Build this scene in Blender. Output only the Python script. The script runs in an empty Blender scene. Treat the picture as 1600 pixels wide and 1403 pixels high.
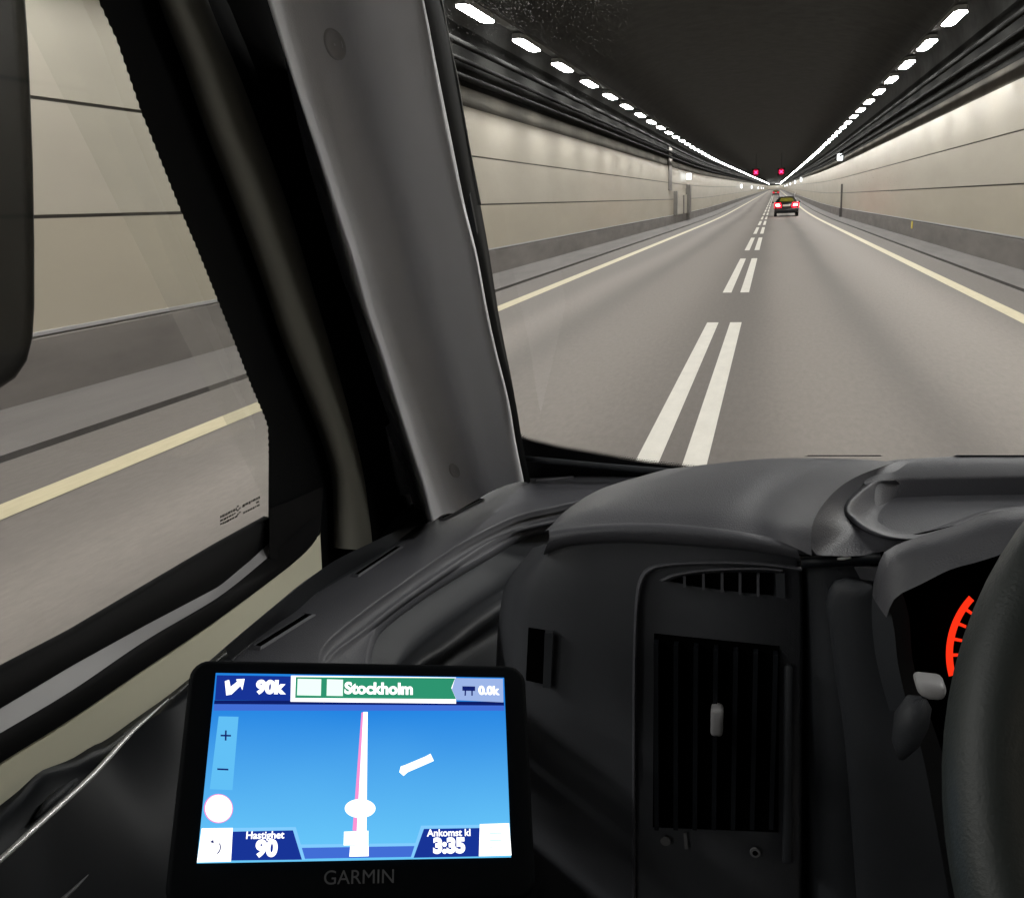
import bpy, bmesh, math, random
from mathutils import Vector, Matrix
random.seed(7)
S = bpy.context.scene
COL = S.collection

# ------------------------------------------------------------------ camera, world, exposure
EYE = 1.5                                   # camera height above the road
F_PX, CXP, CYP = 1580.0, 800.0, 701.5       # focal length and centre in photo pixels
VPX, VPY, ROLL = 1207.0, 307.5, 2.15        # vanishing point of the tunnel, roll
def _axes():
    u = (VPX - CXP) / F_PX; v = (CYP - VPY) / F_PX; t = math.tan(math.radians(ROLL))
    b = (t + t*u*u - u*v) / (1 + v*v - t*u*v); c = -(u + v*b)
    x = Vector((1, b, c)).normalized(); y = Vector((u, v, 1)).normalized()
    z = -x.cross(y)
    return x, y, (z if z[1] > 0 else -z)
AX = _axes()                                # world X, Y, Z in camera (right, up, forward)
cam_d = bpy.data.cameras.new('camera'); cam = bpy.data.objects.new('camera', cam_d); COL.objects.link(cam)
cam_d.sensor_width = 36; cam_d.lens = 36 * F_PX / 1600; cam_d.clip_start = 0.01; cam_d.clip_end = 3000
right = Vector([a[0] for a in AX]); up = Vector([a[1] for a in AX]); fwd = Vector([a[2] for a in AX])
M = Matrix((right, up, -fwd)).transposed().to_4x4(); M.translation = (0, 0, EYE)
cam.matrix_world = M
S.camera = cam

W = bpy.data.worlds.new('World'); S.world = W; W.use_nodes = True
_bg = W.node_tree.nodes['Background']; _bg.inputs[0].default_value = (.02, .022, .03, 1); _bg.inputs[1].default_value = 0.02
S.view_settings.view_transform = 'Standard'; S.view_settings.look = 'None'
S.view_settings.exposure = 0.0; S.view_settings.gamma = 1.0
LAMP = 98.0                                 # radiance of a tunnel lamp

# ------------------------------------------------------------------ helpers
def ray(px, py):
    d = Vector(((px - CXP) / F_PX, (CYP - py) / F_PX, 1)).normalized()
    return Vector((d.dot(AX[0]), d.dot(AX[1]), d.dot(AX[2])))
def on(px, py, n, d):                       # a point on the plane n.p = d (eye-relative coordinates)
    r = ray(px, py); n = Vector(n); return r * (d / r.dot(n))
def onx(px, py, x): return on(px, py, (1, 0, 0), x)
def ony(px, py, y): return on(px, py, (0, 1, 0), y)
def onz(px, py, z): return on(px, py, (0, 0, 1), z)
PN = (0, 1, .63)                            # planes along the raked windscreen pillar
def onp(px, py, d): return on(px, py, PN, d)
UPV = Vector((0, 0, EYE))

def prop(o, label=None, cat=None, group=None, kind=None):
    if label: o['label'] = label
    if cat: o['category'] = cat
    if group: o['group'] = group
    if kind: o['kind'] = kind
    return o
def mesh_obj(name, verts, faces, mat, parent=None, smooth=False, off=UPV):
    me = bpy.data.meshes.new(name)
    me.from_pydata([tuple(Vector(v) + off) for v in verts], [], faces)
    for m in (mat if isinstance(mat, (list, tuple)) else [mat]): me.materials.append(m)
    bm = bmesh.new(); bm.from_mesh(me); bmesh.ops.recalc_face_normals(bm, faces=bm.faces); bm.to_mesh(me); bm.free()
    if smooth:
        for p in me.polygons: p.use_smooth = True
    o = bpy.data.objects.new(name, me); COL.objects.link(o)
    if parent: o.parent = parent
    return o
def empty(name, loc=(0, 0, 0)):
    o = bpy.data.objects.new(name, None); o.location = loc; COL.objects.link(o); o.empty_display_size = .1
    return o
Z0 = Vector((0, 0, 0))

class MB:                                   # collects simple shapes for one mesh
    def __init__(s): s.v = []; s.f = []
    def add(s, v, f):
        n = len(s.v); s.v += [Vector(x) for x in v]; s.f += [tuple(i + n for i in q) for q in f]; return s
    def box(s, a, b):
        (x0, y0, z0), (x1, y1, z1) = a, b
        return s.add([(x0,y0,z0),(x1,y0,z0),(x1,y1,z0),(x0,y1,z0),(x0,y0,z1),(x1,y0,z1),(x1,y1,z1),(x0,y1,z1)],
                     [(0,3,2,1),(4,5,6,7),(0,1,5,4),(1,2,6,5),(2,3,7,6),(3,0,4,7)])
    def prism(s, poly, d):                  # planar polygon extruded by the vector d
        n = len(poly); d = Vector(d); P = [Vector(p) for p in poly]
        return s.add(P + [p + d for p in P], [tuple(range(n - 1, -1, -1)), tuple(range(n, 2*n))] +
                     [(i, (i+1) % n, n + (i+1) % n, n + i) for i in range(n)])
    def poly(s, poly): return s.add(poly, [tuple(range(len(poly)))])
    def tube(s, pts, r, n=10, caps=True):
        pts = [Vector(p) for p in pts]; rings = []
        for i, p in enumerate(pts):
            t = (pts[min(i+1, len(pts)-1)] - pts[max(i-1, 0)]).normalized()
            a = t.cross(Vector((0, 0, 1)) if abs(t.z) < .9 else Vector((1, 0, 0))).normalized(); b = t.cross(a)
            rr = r[i] if isinstance(r, (list, tuple)) else r
            rings.append([p + a * rr * math.cos(2*math.pi*k/n) + b * rr * math.sin(2*math.pi*k/n) for k in range(n)])
        v = [q for R in rings for q in R]; f = []
        for i in range(len(pts) - 1):
            for k in range(n): f.append((i*n+k, i*n+(k+1) % n, (i+1)*n+(k+1) % n, (i+1)*n+k))
        if caps: f += [tuple(range(n-1, -1, -1)), tuple(range((len(pts)-1)*n, len(pts)*n))]
        return s.add(v, f)
    def build(s, name, mat, parent=None, smooth=False, off=UPV): return mesh_obj(name, s.v, s.f, mat, parent, smooth, off)

def resample(pts, n, curve=True):
    pts = [Vector(p) for p in pts]
    if curve and len(pts) > 2:
        q = []
        for i in range(len(pts) - 1):
            p0 = pts[max(i-1, 0)]; p1 = pts[i]; p2 = pts[i+1]; p3 = pts[min(i+2, len(pts)-1)]
            for k in range(8):
                t = k / 8
                q.append(.5 * ((2*p1) + (p2 - p0)*t + (2*p0 - 5*p1 + 4*p2 - p3)*t*t + (3*p1 - p0 - 3*p2 + p3)*t**3))
        pts = q + [pts[-1]]
    L = [0]
    for a, b in zip(pts, pts[1:]): L.append(L[-1] + (b - a).length)
    out = []; j = 0
    for i in range(n):
        s = L[-1] * i / (n - 1)
        while j < len(L) - 2 and L[j+1] < s: j += 1
        k = (s - L[j]) / max(L[j+1] - L[j], 1e-9)
        out.append(pts[j].lerp(pts[j+1], min(max(k, 0), 1)))
    return out
def loft(name, rails, n, mat, parent=None, sub=0, cross=0, curve=True, thick=0, smooth=True, bevel=0):
    R = [resample(r, n, curve) for r in rails]
    if cross:                               # smooth the section across the rails
        R2 = [resample([R[k][i] for k in range(len(R))], cross) for i in range(n)]
        R = [[R2[i][k] for i in range(n)] for k in range(cross)]
    v = [p for r in R for p in r]
    f = [(a*n+i, a*n+i+1, (a+1)*n+i+1, (a+1)*n+i) for a in range(len(R)-1) for i in range(n-1)]
    o = mesh_obj(name, v, f, mat, parent, smooth)
    if thick:
        m = o.modifiers.new('thickness', 'SOLIDIFY'); m.thickness = thick; m.offset = 0
    if sub:
        m = o.modifiers.new('round', 'SUBSURF'); m.levels = sub; m.render_levels = sub
    return o
def bevel(o, w, seg=3):
    m = o.modifiers.new('edges', 'BEVEL'); m.width = w; m.segments = seg; m.limit_method = 'ANGLE'; m.angle_limit = math.radians(35)
    for p in o.data.polygons: p.use_smooth = True
    return o

# ------------------------------------------------------------------ materials
def mat(name, col, rough=.6, spec=.5, metal=0, var=0.0, scale=8.0, bump=0.0, bscale=200.0, stretch=(1, 1, 1), rvar=0, coat=0):
    m = bpy.data.materials.new(name); m.use_nodes = True; nt = m.node_tree; b = nt.nodes['Principled BSDF']
    b.inputs['Base Color'].default_value = (*col, 1); b.inputs['Roughness'].default_value = rough
    b.inputs['Specular IOR Level'].default_value = spec; b.inputs['Metallic'].default_value = metal
    b.inputs['Coat Weight'].default_value = coat
    tc = nt.nodes.new('ShaderNodeTexCoord'); mp = nt.nodes.new('ShaderNodeMapping'); mp.inputs['Scale'].default_value = stretch
    nt.links.new(tc.outputs['Object'], mp.inputs['Vector'])
    if var or rvar:
        n = nt.nodes.new('ShaderNodeTexNoise'); n.inputs['Scale'].default_value = scale; n.inputs['Detail'].default_value = 6; n.inputs['Roughness'].default_value = .6
        nt.links.new(mp.outputs[0], n.inputs['Vector'])
        r = nt.nodes.new('ShaderNodeMapRange'); r.inputs[1].default_value = .3; r.inputs[2].default_value = .7
        r.inputs[3].default_value = 1 - var; r.inputs[4].default_value = 1 + var
        nt.links.new(n.outputs[0], r.inputs[0])
        x = nt.nodes.new('ShaderNodeVectorMath'); x.operation = 'SCALE'; x.inputs[0].default_value = col
        nt.links.new(r.outputs[0], x.inputs['Scale']); nt.links.new(x.outputs[0], b.inputs['Base Color'])
        if rvar:
            q = nt.nodes.new('ShaderNodeMapRange'); q.inputs[1].default_value = .3; q.inputs[2].default_value = .7
            q.inputs[3].default_value = rough - rvar; q.inputs[4].default_value = rough + rvar
            nt.links.new(n.outputs[0], q.inputs[0]); nt.links.new(q.outputs[0], b.inputs['Roughness'])
    if bump:
        n2 = nt.nodes.new('ShaderNodeTexNoise'); n2.inputs['Scale'].default_value = bscale; n2.inputs['Detail'].default_value = 3
        nt.links.new(mp.outputs[0], n2.inputs['Vector'])
        bp = nt.nodes.new('ShaderNodeBump'); bp.inputs['Strength'].default_value = bump; bp.inputs['Distance'].default_value = .002
        nt.links.new(n2.outputs[0], bp.inputs['Height']); nt.links.new(bp.outputs[0], b.inputs['Normal'])
    return m
def emit(name, col, strength=1.0):
    m = bpy.data.materials.new(name); m.use_nodes = True; nt = m.node_tree; nt.nodes.remove(nt.nodes['Principled BSDF'])
    e = nt.nodes.new('ShaderNodeEmission'); e.inputs[0].default_value = (*col, 1); e.inputs[1].default_value = strength
    nt.links.new(e.outputs[0], nt.nodes['Material Output'].inputs[0]); return m
def srgb(r, g, b): return tuple(((c/255 + .055) / 1.055) ** 2.4 if c > 10 else c/255/12.92 for c in (r, g, b))
def glass(name, dirt, refl=.5):
    m = bpy.data.materials.new(name); m.use_nodes = True; nt = m.node_tree; nd = nt.nodes; lk = nt.links
    nd.remove(nd['Principled BSDF']); out = nd['Material Output']
    tr = nd.new('ShaderNodeBsdfTransparent'); tr.inputs[0].default_value = (.95, .965, .955, 1)
    gl = nd.new('ShaderNodeBsdfGlossy'); gl.inputs['Roughness'].default_value = .03; gl.inputs[0].default_value = (1, 1, 1, 1)
    fr = nd.new('ShaderNodeFresnel'); fr.inputs[0].default_value = 1.35
    sc = nd.new('ShaderNodeMath'); sc.operation = 'MULTIPLY'; sc.inputs[1].default_value = refl; lk.new(fr.outputs[0], sc.inputs[0])
    mx = nd.new('ShaderNodeMixShader'); lk.new(sc.outputs[0], mx.inputs[0]); lk.new(tr.outputs[0], mx.inputs[1]); lk.new(gl.outputs[0], mx.inputs[2])
    # dried specks of dirt on the glass, clustered to paint the scatter around the first lamps
    tc = nd.new('ShaderNodeTexCoord'); vo = nd.new('ShaderNodeTexVoronoi'); vo.inputs['Scale'].default_value = dirt[0]; vo.feature = 'F1'
    no = nd.new('ShaderNodeTexNoise'); no.inputs['Scale'].default_value = 9; no.inputs['Detail'].default_value = 4
    lk.new(tc.outputs['Object'], vo.inputs['Vector']); lk.new(tc.outputs['Object'], no.inputs['Vector'])
    th = nd.new('ShaderNodeMapRange'); th.inputs[1].default_value = .42; th.inputs[2].default_value = .72; th.inputs[3].default_value = .0; th.inputs[4].default_value = dirt[1]
    ds = nd.new('ShaderNodeVectorMath'); ds.operation = 'DISTANCE'; ds.inputs[1].default_value = (-.76, .98, 1.66); lk.new(tc.outputs['Object'], ds.inputs[0])
    fo = nd.new('ShaderNodeMapRange'); fo.inputs[1].default_value = .03; fo.inputs[2].default_value = .19; fo.inputs[3].default_value = .17; fo.inputs[4].default_value = -.16; lk.new(ds.outputs['Value'], fo.inputs[0])
    ad = nd.new('ShaderNodeMath'); ad.operation = 'ADD'; lk.new(no.outputs[0], ad.inputs[0]); lk.new(fo.outputs[0], ad.inputs[1])
    lk.new(ad.outputs[0], th.inputs[0])
    lt = nd.new('ShaderNodeMath'); lt.operation = 'LESS_THAN'; lk.new(vo.outputs['Distance'], lt.inputs[0]); lk.new(th.outputs[0], lt.inputs[1])
    sp = nd.new('ShaderNodeMath'); sp.operation = 'MULTIPLY'; sp.inputs[1].default_value = dirt[2]; lk.new(lt.outputs[0], sp.inputs[0])
    tl = nd.new('ShaderNodeBsdfTranslucent'); tl.inputs[0].default_value = (.75, .75, .72, 1)
    m2 = nd.new('ShaderNodeMixShader'); lk.new(sp.outputs[0], m2.inputs[0]); lk.new(mx.outputs[0], m2.inputs[1]); lk.new(tl.outputs[0], m2.inputs[2])
    lk.new(m2.outputs[0], out.inputs[0]); return m

def road_mat():
    m = mat('asphalt', (.3, .3, .3), .75, .35); nt = m.node_tree; nd = nt.nodes; lk = nt.links; b = nd['Principled BSDF']
    tc = nd.new('ShaderNodeTexCoord'); sep = nd.new('ShaderNodeSeparateXYZ'); lk.new(tc.outputs['Object'], sep.inputs[0])
    nz = nd.new('ShaderNodeTexNoise'); nz.inputs['Scale'].default_value = .35; nz.inputs['Detail'].default_value = 4
    mp = nd.new('ShaderNodeMapping'); mp.inputs['Scale'].default_value = (1, .12, 1); lk.new(tc.outputs['Object'], mp.inputs[0]); lk.new(mp.outputs[0], nz.inputs[0])
    wob = nd.new('ShaderNodeMath'); wob.operation = 'MULTIPLY_ADD'; wob.inputs[1].default_value = .7
    lk.new(nz.outputs[0], wob.inputs[0])
    sh = nd.new('ShaderNodeMath'); sh.operation = 'ADD'; sh.inputs[1].default_value = -.35; lk.new(sep.outputs[0], sh.inputs[0]); lk.new(sh.outputs[0], wob.inputs[2])
    mr = nd.new('ShaderNodeMapRange'); mr.inputs[1].default_value = -5; mr.inputs[2].default_value = 5; lk.new(wob.outputs[0], mr.inputs[0])
    cr = nd.new('ShaderNodeValToRGB'); lk.new(mr.outputs[0], cr.inputs[0]); el = cr.color_ramp; el.interpolation = 'B_SPLINE'
    stops = [(-5, .5), (-4.1, .50), (-3.75, .62), (-3.35, .62), (-2.95, 1), (-2.6, .80), (-2.3, .60), (-2.0, .88), (-1.5, 1.02), (-1.1, .92), (-.6, .62), (-.2, .66), (.1, .98), (.45, 1.0), (.8, .84), (1.08, .52), (1.35, .86), (1.8, 1.0), (2.2, .98), (2.6, .76), (2.85, .58), (3.2, .50), (5, .5)]
    el.elements.remove(el.elements[1])
    for i, (x, v) in enumerate(stops):
        e = el.elements[0] if i == 0 else el.elements.new((x + 5) / 10)
        e.position = (x + 5) / 10; e.color = (v, v, v, 1)
    n2 = nd.new('ShaderNodeTexNoise'); n2.inputs['Scale'].default_value = 24; n2.inputs['Detail'].default_value = 8; n2.inputs['Roughness'].default_value = .75
    m2 = nd.new('ShaderNodeMapping'); m2.inputs['Scale'].default_value = (1, .25, 1); lk.new(tc.outputs['Object'], m2.inputs[0]); lk.new(m2.outputs[0], n2.inputs[0])
    r2 = nd.new('ShaderNodeMapRange'); r2.inputs[1].default_value = .3; r2.inputs[2].default_value = .7; r2.inputs[3].default_value = .88; r2.inputs[4].default_value = 1.12; lk.new(n2.outputs[0], r2.inputs[0])
    mu = nd.new('ShaderNodeMath'); mu.operation = 'MULTIPLY'; lk.new(cr.outputs[0], mu.inputs[0]); lk.new(r2.outputs[0], mu.inputs[1])
    vs = nd.new('ShaderNodeVectorMath'); vs.operation = 'SCALE'; vs.inputs[0].default_value = ROAD; lk.new(mu.outputs[0], vs.inputs['Scale'])
    lk.new(vs.outputs[0], b.inputs['Base Color'])
    return m
ROAD = (.246, .219, .196)
M_road = road_mat()
M_line = mat('worn white road paint', (.78, .745, .67), .6, var=.06, scale=9, stretch=(1, .35, 1))
M_yel = mat('worn yellow road paint', (.49, .43, .28), .6, var=.08, scale=20, stretch=(1, .2, 1))
M_walk = mat('walkway concrete', (.108, .098, .091), .8, var=.16, scale=3, stretch=(1, .15, 1), bump=.2)
M_kerb = mat('kerb face concrete', (.075, .069, .065), .85, var=.2, scale=4)
M_barrier = mat('grimy barrier concrete', (.165, .150, .138), .8, var=.22, scale=2.2, stretch=(1, .22, 1))
BRUSH = .5
M_panel2 = mat('beige enamel wall panel', (.44, .40, .325), .26, spec=.07, var=.05, scale=1.1, stretch=(1, .2, 1))
M_panel = mat('cream enamel wall panel', (.46, .425, .36), .24, spec=.07, var=.05, scale=1.1, stretch=(1, .2, 1))
for m_ in (M_panel, M_panel2):              # fine horizontal brushing of the enamel: the sheen of each lamp smears up and down
    nt_ = m_.node_tree; nd_ = nt_.nodes; lk_ = nt_.links; b_ = nd_['Principled BSDF']; b_.inputs['Roughness'].default_value = .13
    ge = nd_.new('ShaderNodeNewGeometry'); sc_ = nd_.new('ShaderNodeVectorMath'); sc_.operation = 'SCALE'; sc_.inputs['Scale'].default_value = 977.0
    lk_.new(ge.outputs['Position'], sc_.inputs[0])
    wn = nd_.new('ShaderNodeTexWhiteNoise'); wn.noise_dimensions = '3D'; lk_.new(sc_.outputs[0], wn.inputs['Vector'])
    sp_c = nd_.new('ShaderNodeSeparateColor'); lk_.new(wn.outputs['Color'], sp_c.inputs[0])
    a1 = nd_.new('ShaderNodeMath'); a1.operation = 'ADD'; lk_.new(sp_c.outputs[0], a1.inputs[0]); lk_.new(sp_c.outputs[1], a1.inputs[1])
    a2 = nd_.new('ShaderNodeMath'); a2.operation = 'MULTIPLY_ADD'; a2.inputs[1].default_value = BRUSH; a2.inputs[2].default_value = -BRUSH; lk_.new(a1.outputs[0], a2.inputs[0])
    cv = nd_.new('ShaderNodeCombineXYZ'); lk_.new(a2.outputs[0], cv.inputs[2])
    ad_ = nd_.new('ShaderNodeVectorMath'); ad_.operation = 'ADD'; lk_.new(ge.outputs['Normal'], ad_.inputs[0]); lk_.new(cv.outputs[0], ad_.inputs[1])
    nm_ = nd_.new('ShaderNodeVectorMath'); nm_.operation = 'NORMALIZE'; lk_.new(ad_.outputs[0], nm_.inputs[0]); lk_.new(nm_.outputs[0], b_.inputs['Normal'])
    df_ = nd_.new('ShaderNodeBsdfDiffuse'); mz_ = nd_.new('ShaderNodeMixShader'); mz_.inputs[0].default_value = .44
    lk_.new(b_.inputs['Base Color'].links[0].from_socket, df_.inputs[0]); lk_.new(df_.outputs[0], mz_.inputs[1]); lk_.new(b_.outputs[0], mz_.inputs[2])
    lk_.new(mz_.outputs[0], nd_['Material Output'].inputs[0])
M_seam = mat('panel joint', (.05, .045, .04), .8)
M_shade_band = mat('shade blackened concrete', (.012, .012, .011), .95, spec=.05, var=.4, scale=2, stretch=(1, .4, 1))  # concrete with the shade around the conduits put into its colour
M_upper = mat('sooty upper concrete', (.075, .069, .057), .85, spec=.1, var=.3, scale=1.0, stretch=(1, .5, .4))
M_ceil = mat('black sprayed concrete', (.036, .036, .034), .9, spec=.2, var=.25, scale=2.5, bump=.6, bscale=6)
M_pipe = mat('dull dark conduit', (.011, .011, .0105), .85, spec=.02, var=.7, scale=.8, stretch=(1, .35, 1))
M_lip = mat('pale seal lip', (.25, .25, .24), .5)
M_rail = mat('lamp rail steel', (.07, .07, .068), .7)
M_house = mat('lamp housing', (.30, .30, .29), .5, metal=.3)
M_lamp = emit('lit lamp glass', (1.0, .98, .955), LAMP)
M_sign = emit('lit wall lamp', (.93, .97, 1.0), 3.2)
M_black = mat('black rubber and shadow gap', (.0035, .0035, .004), .65, spec=.12, var=.2, scale=30)
M_frit = mat('black ceramic border', (.0025, .003, .0035), .6, spec=.12)
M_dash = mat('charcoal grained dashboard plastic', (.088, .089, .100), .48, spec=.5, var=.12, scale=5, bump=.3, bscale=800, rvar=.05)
M_dash_shade = mat('shaded lower dashboard plastic', (.034, .037, .042), .55, spec=.4, var=.10, scale=6, bump=.2, bscale=900)  # shade of the lower dash put into a darker base colour
M_trim = mat('grey pillar trim plastic', (.83, .83, .86), .38, var=.04, scale=6, bump=.15, bscale=900)
M_frame = mat('dark olive door frame paint', (.125, .122, .102), .55, var=.06, scale=5)
M_beige = mat('beige painted door metal', (.64, .62, .48), .45, var=.03, scale=4)
M_ledge = mat('grey plastic window ledge', (.36, .355, .36), .45, var=.05, scale=6)
M_gloss = mat('glossy black mirror housing', (.012, .013, .012), .38, spec=.2, var=.15, scale=4)
M_pale = mat('pale metal and highlight', (.92, .92, .90), .3, metal=.3)  # antenna metal; also stands in for highlights on dark plastic
M_dark = mat('black plastic', (.006, .0075, .010), .55, spec=.25)  # bluish: navigation screen glow on the lower dash put into the colour
M_vent = mat('charcoal vent panel plastic', (.062, .065, .073), .55, spec=.45, var=.10, scale=6, bump=.2, bscale=800)
M_void = mat('dark vent cavity', (.001, .001, .001), .95, spec=.02)
M_screwc = mat('grey screw cover', (.6, .59, .595), .45)
M_tyre = mat('tyre rubber', (.012, .012, .012), .8)
M_shell = mat('dark cab lining', (.06, .06, .065), .8)
M_wind = glass('windscreen glass', (460, .26, .30), .25)
M_side = glass('side window glass', (60, .05, .15), .04)
M_mark = mat('grey print', (.16, .16, .165), .5)
M_gps = mat('matt black device plastic', (.002, .0027, .0036), .7, spec=.06)
M_logo = mat('faint grey print', (.075, .075, .08), .5)
M_stamp = mat('dark stamp on glass', (.012, .010, .009), .6)

# ------------------------------------------------------------------ tunnel (swept along a gently rising path)
def gpath(y): return 0 if y < 60 else ((y-60)**2/100 if y < 110 else y - 85)
def path(y):
    g = gpath(y); b = max(0, y - 840)
    return .003*g - .0040*b*b, .0085*g
YS = [-40 + 10*i for i in range(11)] + [65 + 5*i for i in range(12)] + [135 + 15*i for i in range(64)]
def sweep(prof, closed=False, ys=YS):
    v = []; n = len(prof)
    for y in ys:
        dx, dz = path(y); v += [(x + dx, y, z + dz) for x, z in prof]
    f = [(i*n+k, i*n+(k+1) % n, (i+1)*n+(k+1) % n, (i+1)*n+k) for i in range(len(ys)-1) for k in range(n if closed else n-1)]
    return v, f
def swept(name, prof, m, parent=None, smooth=False, ys=YS, closed=False):
    v, f = sweep(prof, closed, ys); return mesh_obj(name, v, f, m, parent, smooth)
WL, WR, G = -5.72, 4.25, -1.5               # wall planes and road level (eye-relative)
prop(swept('road', [(-4.95, G), (3.75, G)], M_road), kind='structure')
KL, KR = -4.83, 3.62
prop(swept('walkway', [(KL, G + .045), (WL - .1, G + .14)], M_walk), kind='structure')
prop(swept('walkway', [(KR, G + .045), (WR + .1, G + .12)], M_walk), kind='structure')
prop(swept('kerb', [(KL, G + .043), (KL + .006, G - .02)], M_kerb), kind='structure')
prop(swept('kerb', [(KR, G + .043), (KR - .006, G - .02)], M_kerb), kind='structure')
def strip(x0, x1, ranges):
    b = MB()
    for y0, y1 in ranges:
        ys = [y0] + [y for y in YS if y0 < y < y1] + [y1]
        for a, c in zip(ys, ys[1:]):
            (da, za), (dc, zc) = path(a), path(c)
            b.add([(x0+da, a, G+.004+za), (x1+da, a, G+.004+za), (x1+dc, c, G+.004+zc), (x0+dc, c, G+.004+zc)], [(0, 1, 2, 3)])
    return b
prop(strip(-4.10, -3.88, [(-40, 1060)]).build('edge_line_marking', M_yel), kind='structure')
prop(strip(2.78, 2.98, [(-40, 1060)]).build('edge_line_marking', M_yel), kind='structure')
dash_r = [(3.2 + 13.8*k, 12.84 + 13.8*k) for k in range(-2, 70)]
prop(strip(-.755, -.615, dash_r).build('centre_line_marking', M_line), kind='structure')
prop(strip(-.475, -.335, dash_r).build('centre_line_marking', M_line), kind='structure')

ROWS = [(-.874, .043), (.073, .968), (.998, 1.885)]
def wall(side):
    x = WL if side < 0 else WR; s = -side   # s points into the tunnel
    top = 2.26
    w = empty('tunnel_wall', (x, 0, 0))
    def part(name, prof, m, **k):
        v, f = sweep(prof, **k); return mesh_obj(name, v, f, m, w, off=UPV - w.location)
    for i, (z0, z1) in enumerate(ROWS):
        part('panel', [(x - s*.03, z0), (x, z0), (x, z1), (x - s*.03, z1)], M_panel if i else M_panel2)
    part('joint_backing', [(x - s*.022, -.875), (x - s*.022, 1.884)], M_seam)
    part('barrier', [(x + s*.03, G + .08), (x + s*.02, -.895), (x - s*.03, -.88)], M_barrier)
    part('flashing', [(x + s*.012, -.874), (x + s*.012, -.845), (x, -.843)], M_ledge)
    part('upper_strip', [(x - s*.05, 1.885), (x - s*.05, top)], M_upper)
    part('shade_band', [(x - s*.045, top), (x - s*.045, 3.35)], M_shade_band)  # near-black band: shade by the conduits put into the colour
    return w
prop(wall(-1), 'cream panelled tunnel wall on the side of the empty oncoming lane', 'tunnel wall')
prop(wall(1), 'cream panelled tunnel wall on the side of the red lit car', 'tunnel wall')
prof = []
cx, a = (WL + WR) / 2, (WR - WL) / 2 + .06
for k in range(25):
    th = math.pi * k / 24; prof.append((cx - a*math.cos(th)*1.0, 3.20 + 1.9*math.sin(th)**.7))
prop(swept('tunnel_ceiling', prof, M_ceil, smooth=True), 'black vaulted sprayed concrete ceiling above both rows of lamps', 'ceiling', kind='structure')

def pipe(x, z, r, label, grp):
    pr = [(x + r*math.cos(2*math.pi*k/8), z + r*math.sin(2*math.pi*k/8)) for k in range(8)]
    prop(swept('conduit_pipe', pr, M_pipe, smooth=True, closed=True), label, 'pipe', grp)
for x, w in ((WL + .2, 'over the empty oncoming lane'), (WR - .17, 'above the wall beside the dark car')):
    g = 'conduit pipes along the top of the tunnel walls'
    pipe(x, 2.33, .055, 'lowest dark conduit pipe running along the wall top ' + w, g)
    pipe(x, 2.62, .045, 'middle conduit pipe of three along the wall top ' + w, g)
    pipe(x + (.08 if x < 0 else -.08), 2.86, .06, 'highest conduit pipe along the wall top ' + w, g)
for x, w in ((-5.05, 'over the oncoming lane'), (3.37, 'over the lane with the dark car')):
    prop(swept('lamp_rail', [(x - .09, 3.40), (x + .09, 3.40), (x + .09, 3.47), (x - .09, 3.47)], M_rail, closed=True),
         'long grey steel rail carrying the ceiling lamps ' + w, 'lamp rail')

# lamps: one shape, copied in two rows
LL, LWD = 1.85, .25
def lamp_poly(z, k=1.0):
    l, w, c = LL/2*k, LWD/2*k, .05
    return [(-w+c, -l, z), (w-c, -l, z), (w, -l+.16, z), (w, l-.16, z), (w-c, l, z), (-w+c, l, z), (-w, l-.16, z), (-w, -l+.16, z)]
b_h = MB().prism(lamp_poly(.012), (0, 0, .10)); b_d = MB().poly(lamp_poly(0, .985))
ORD = ['first', 'second', 'third', 'fourth', 'fifth', 'sixth', 'seventh', 'eighth', 'ninth', 'tenth', 'eleventh', 'twelfth']
one = MB(); one.add(b_h.v, b_h.f); nh = len(one.f); one.add(b_d.v, b_d.f)
far_me = None
proto_h = proto_d = None
for row, (x, y0, st, words, anchor) in enumerate(((-5.05, 18.1, 3.855, 'row over the oncoming lane', 'pillar'), (3.37, 22.72, 3.70, 'row over the dark car lane', 'top right corner'))):
    for k in range(-10, 140):
        y = y0 + st*k
        if y > 548: break
        dx, dz = path(y)
        dxn, dzn = path(y + 1)
        loc = (x + dx, y, 3.25 + dz + EYE); rot = (math.atan(dzn - dz), 0, -math.atan(dxn - dx))
        grp = 'white lamps in two ceiling rows'
        if -1 <= k < 12:
            e = empty('tunnel_lamp', loc); e.rotation_euler = rot
            if proto_h is None:
                proto_h = b_h.build('housing', M_house, e, off=Z0); proto_d = b_d.build('diffuser', M_lamp, e, off=Z0)
            else:
                for p in (proto_h, proto_d):
                    c = p.copy(); COL.objects.link(c); c.parent = e
            lab = (f'{ORD[k]} lamp from the {anchor} in the {words}' if k >= 0 else f'bright lamp overhead beside the van in the {words}')
            prop(e, lab, 'lamp', grp)
        else:
            if far_me is None:
                o = one.build('tunnel_lamp', [M_house, M_lamp], off=Z0); far_me = o.data
                for i, p in enumerate(far_me.polygons): p.material_index = 1 if i >= nh else 0
            else:
                o = bpy.data.objects.new('tunnel_lamp', far_me); COL.objects.link(o)
            o.location = loc; o.rotation_euler = rot
            if k < 0: prop(o, f'white ceiling lamp behind the van in the {words}', 'lamp', grp)
            elif k < 45: prop(o, f'small lamp past the twelfth of the {words}', 'lamp', grp)
            else: prop(o, f'tiny distant lamp in the merged {words}', 'lamp', grp)

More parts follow.
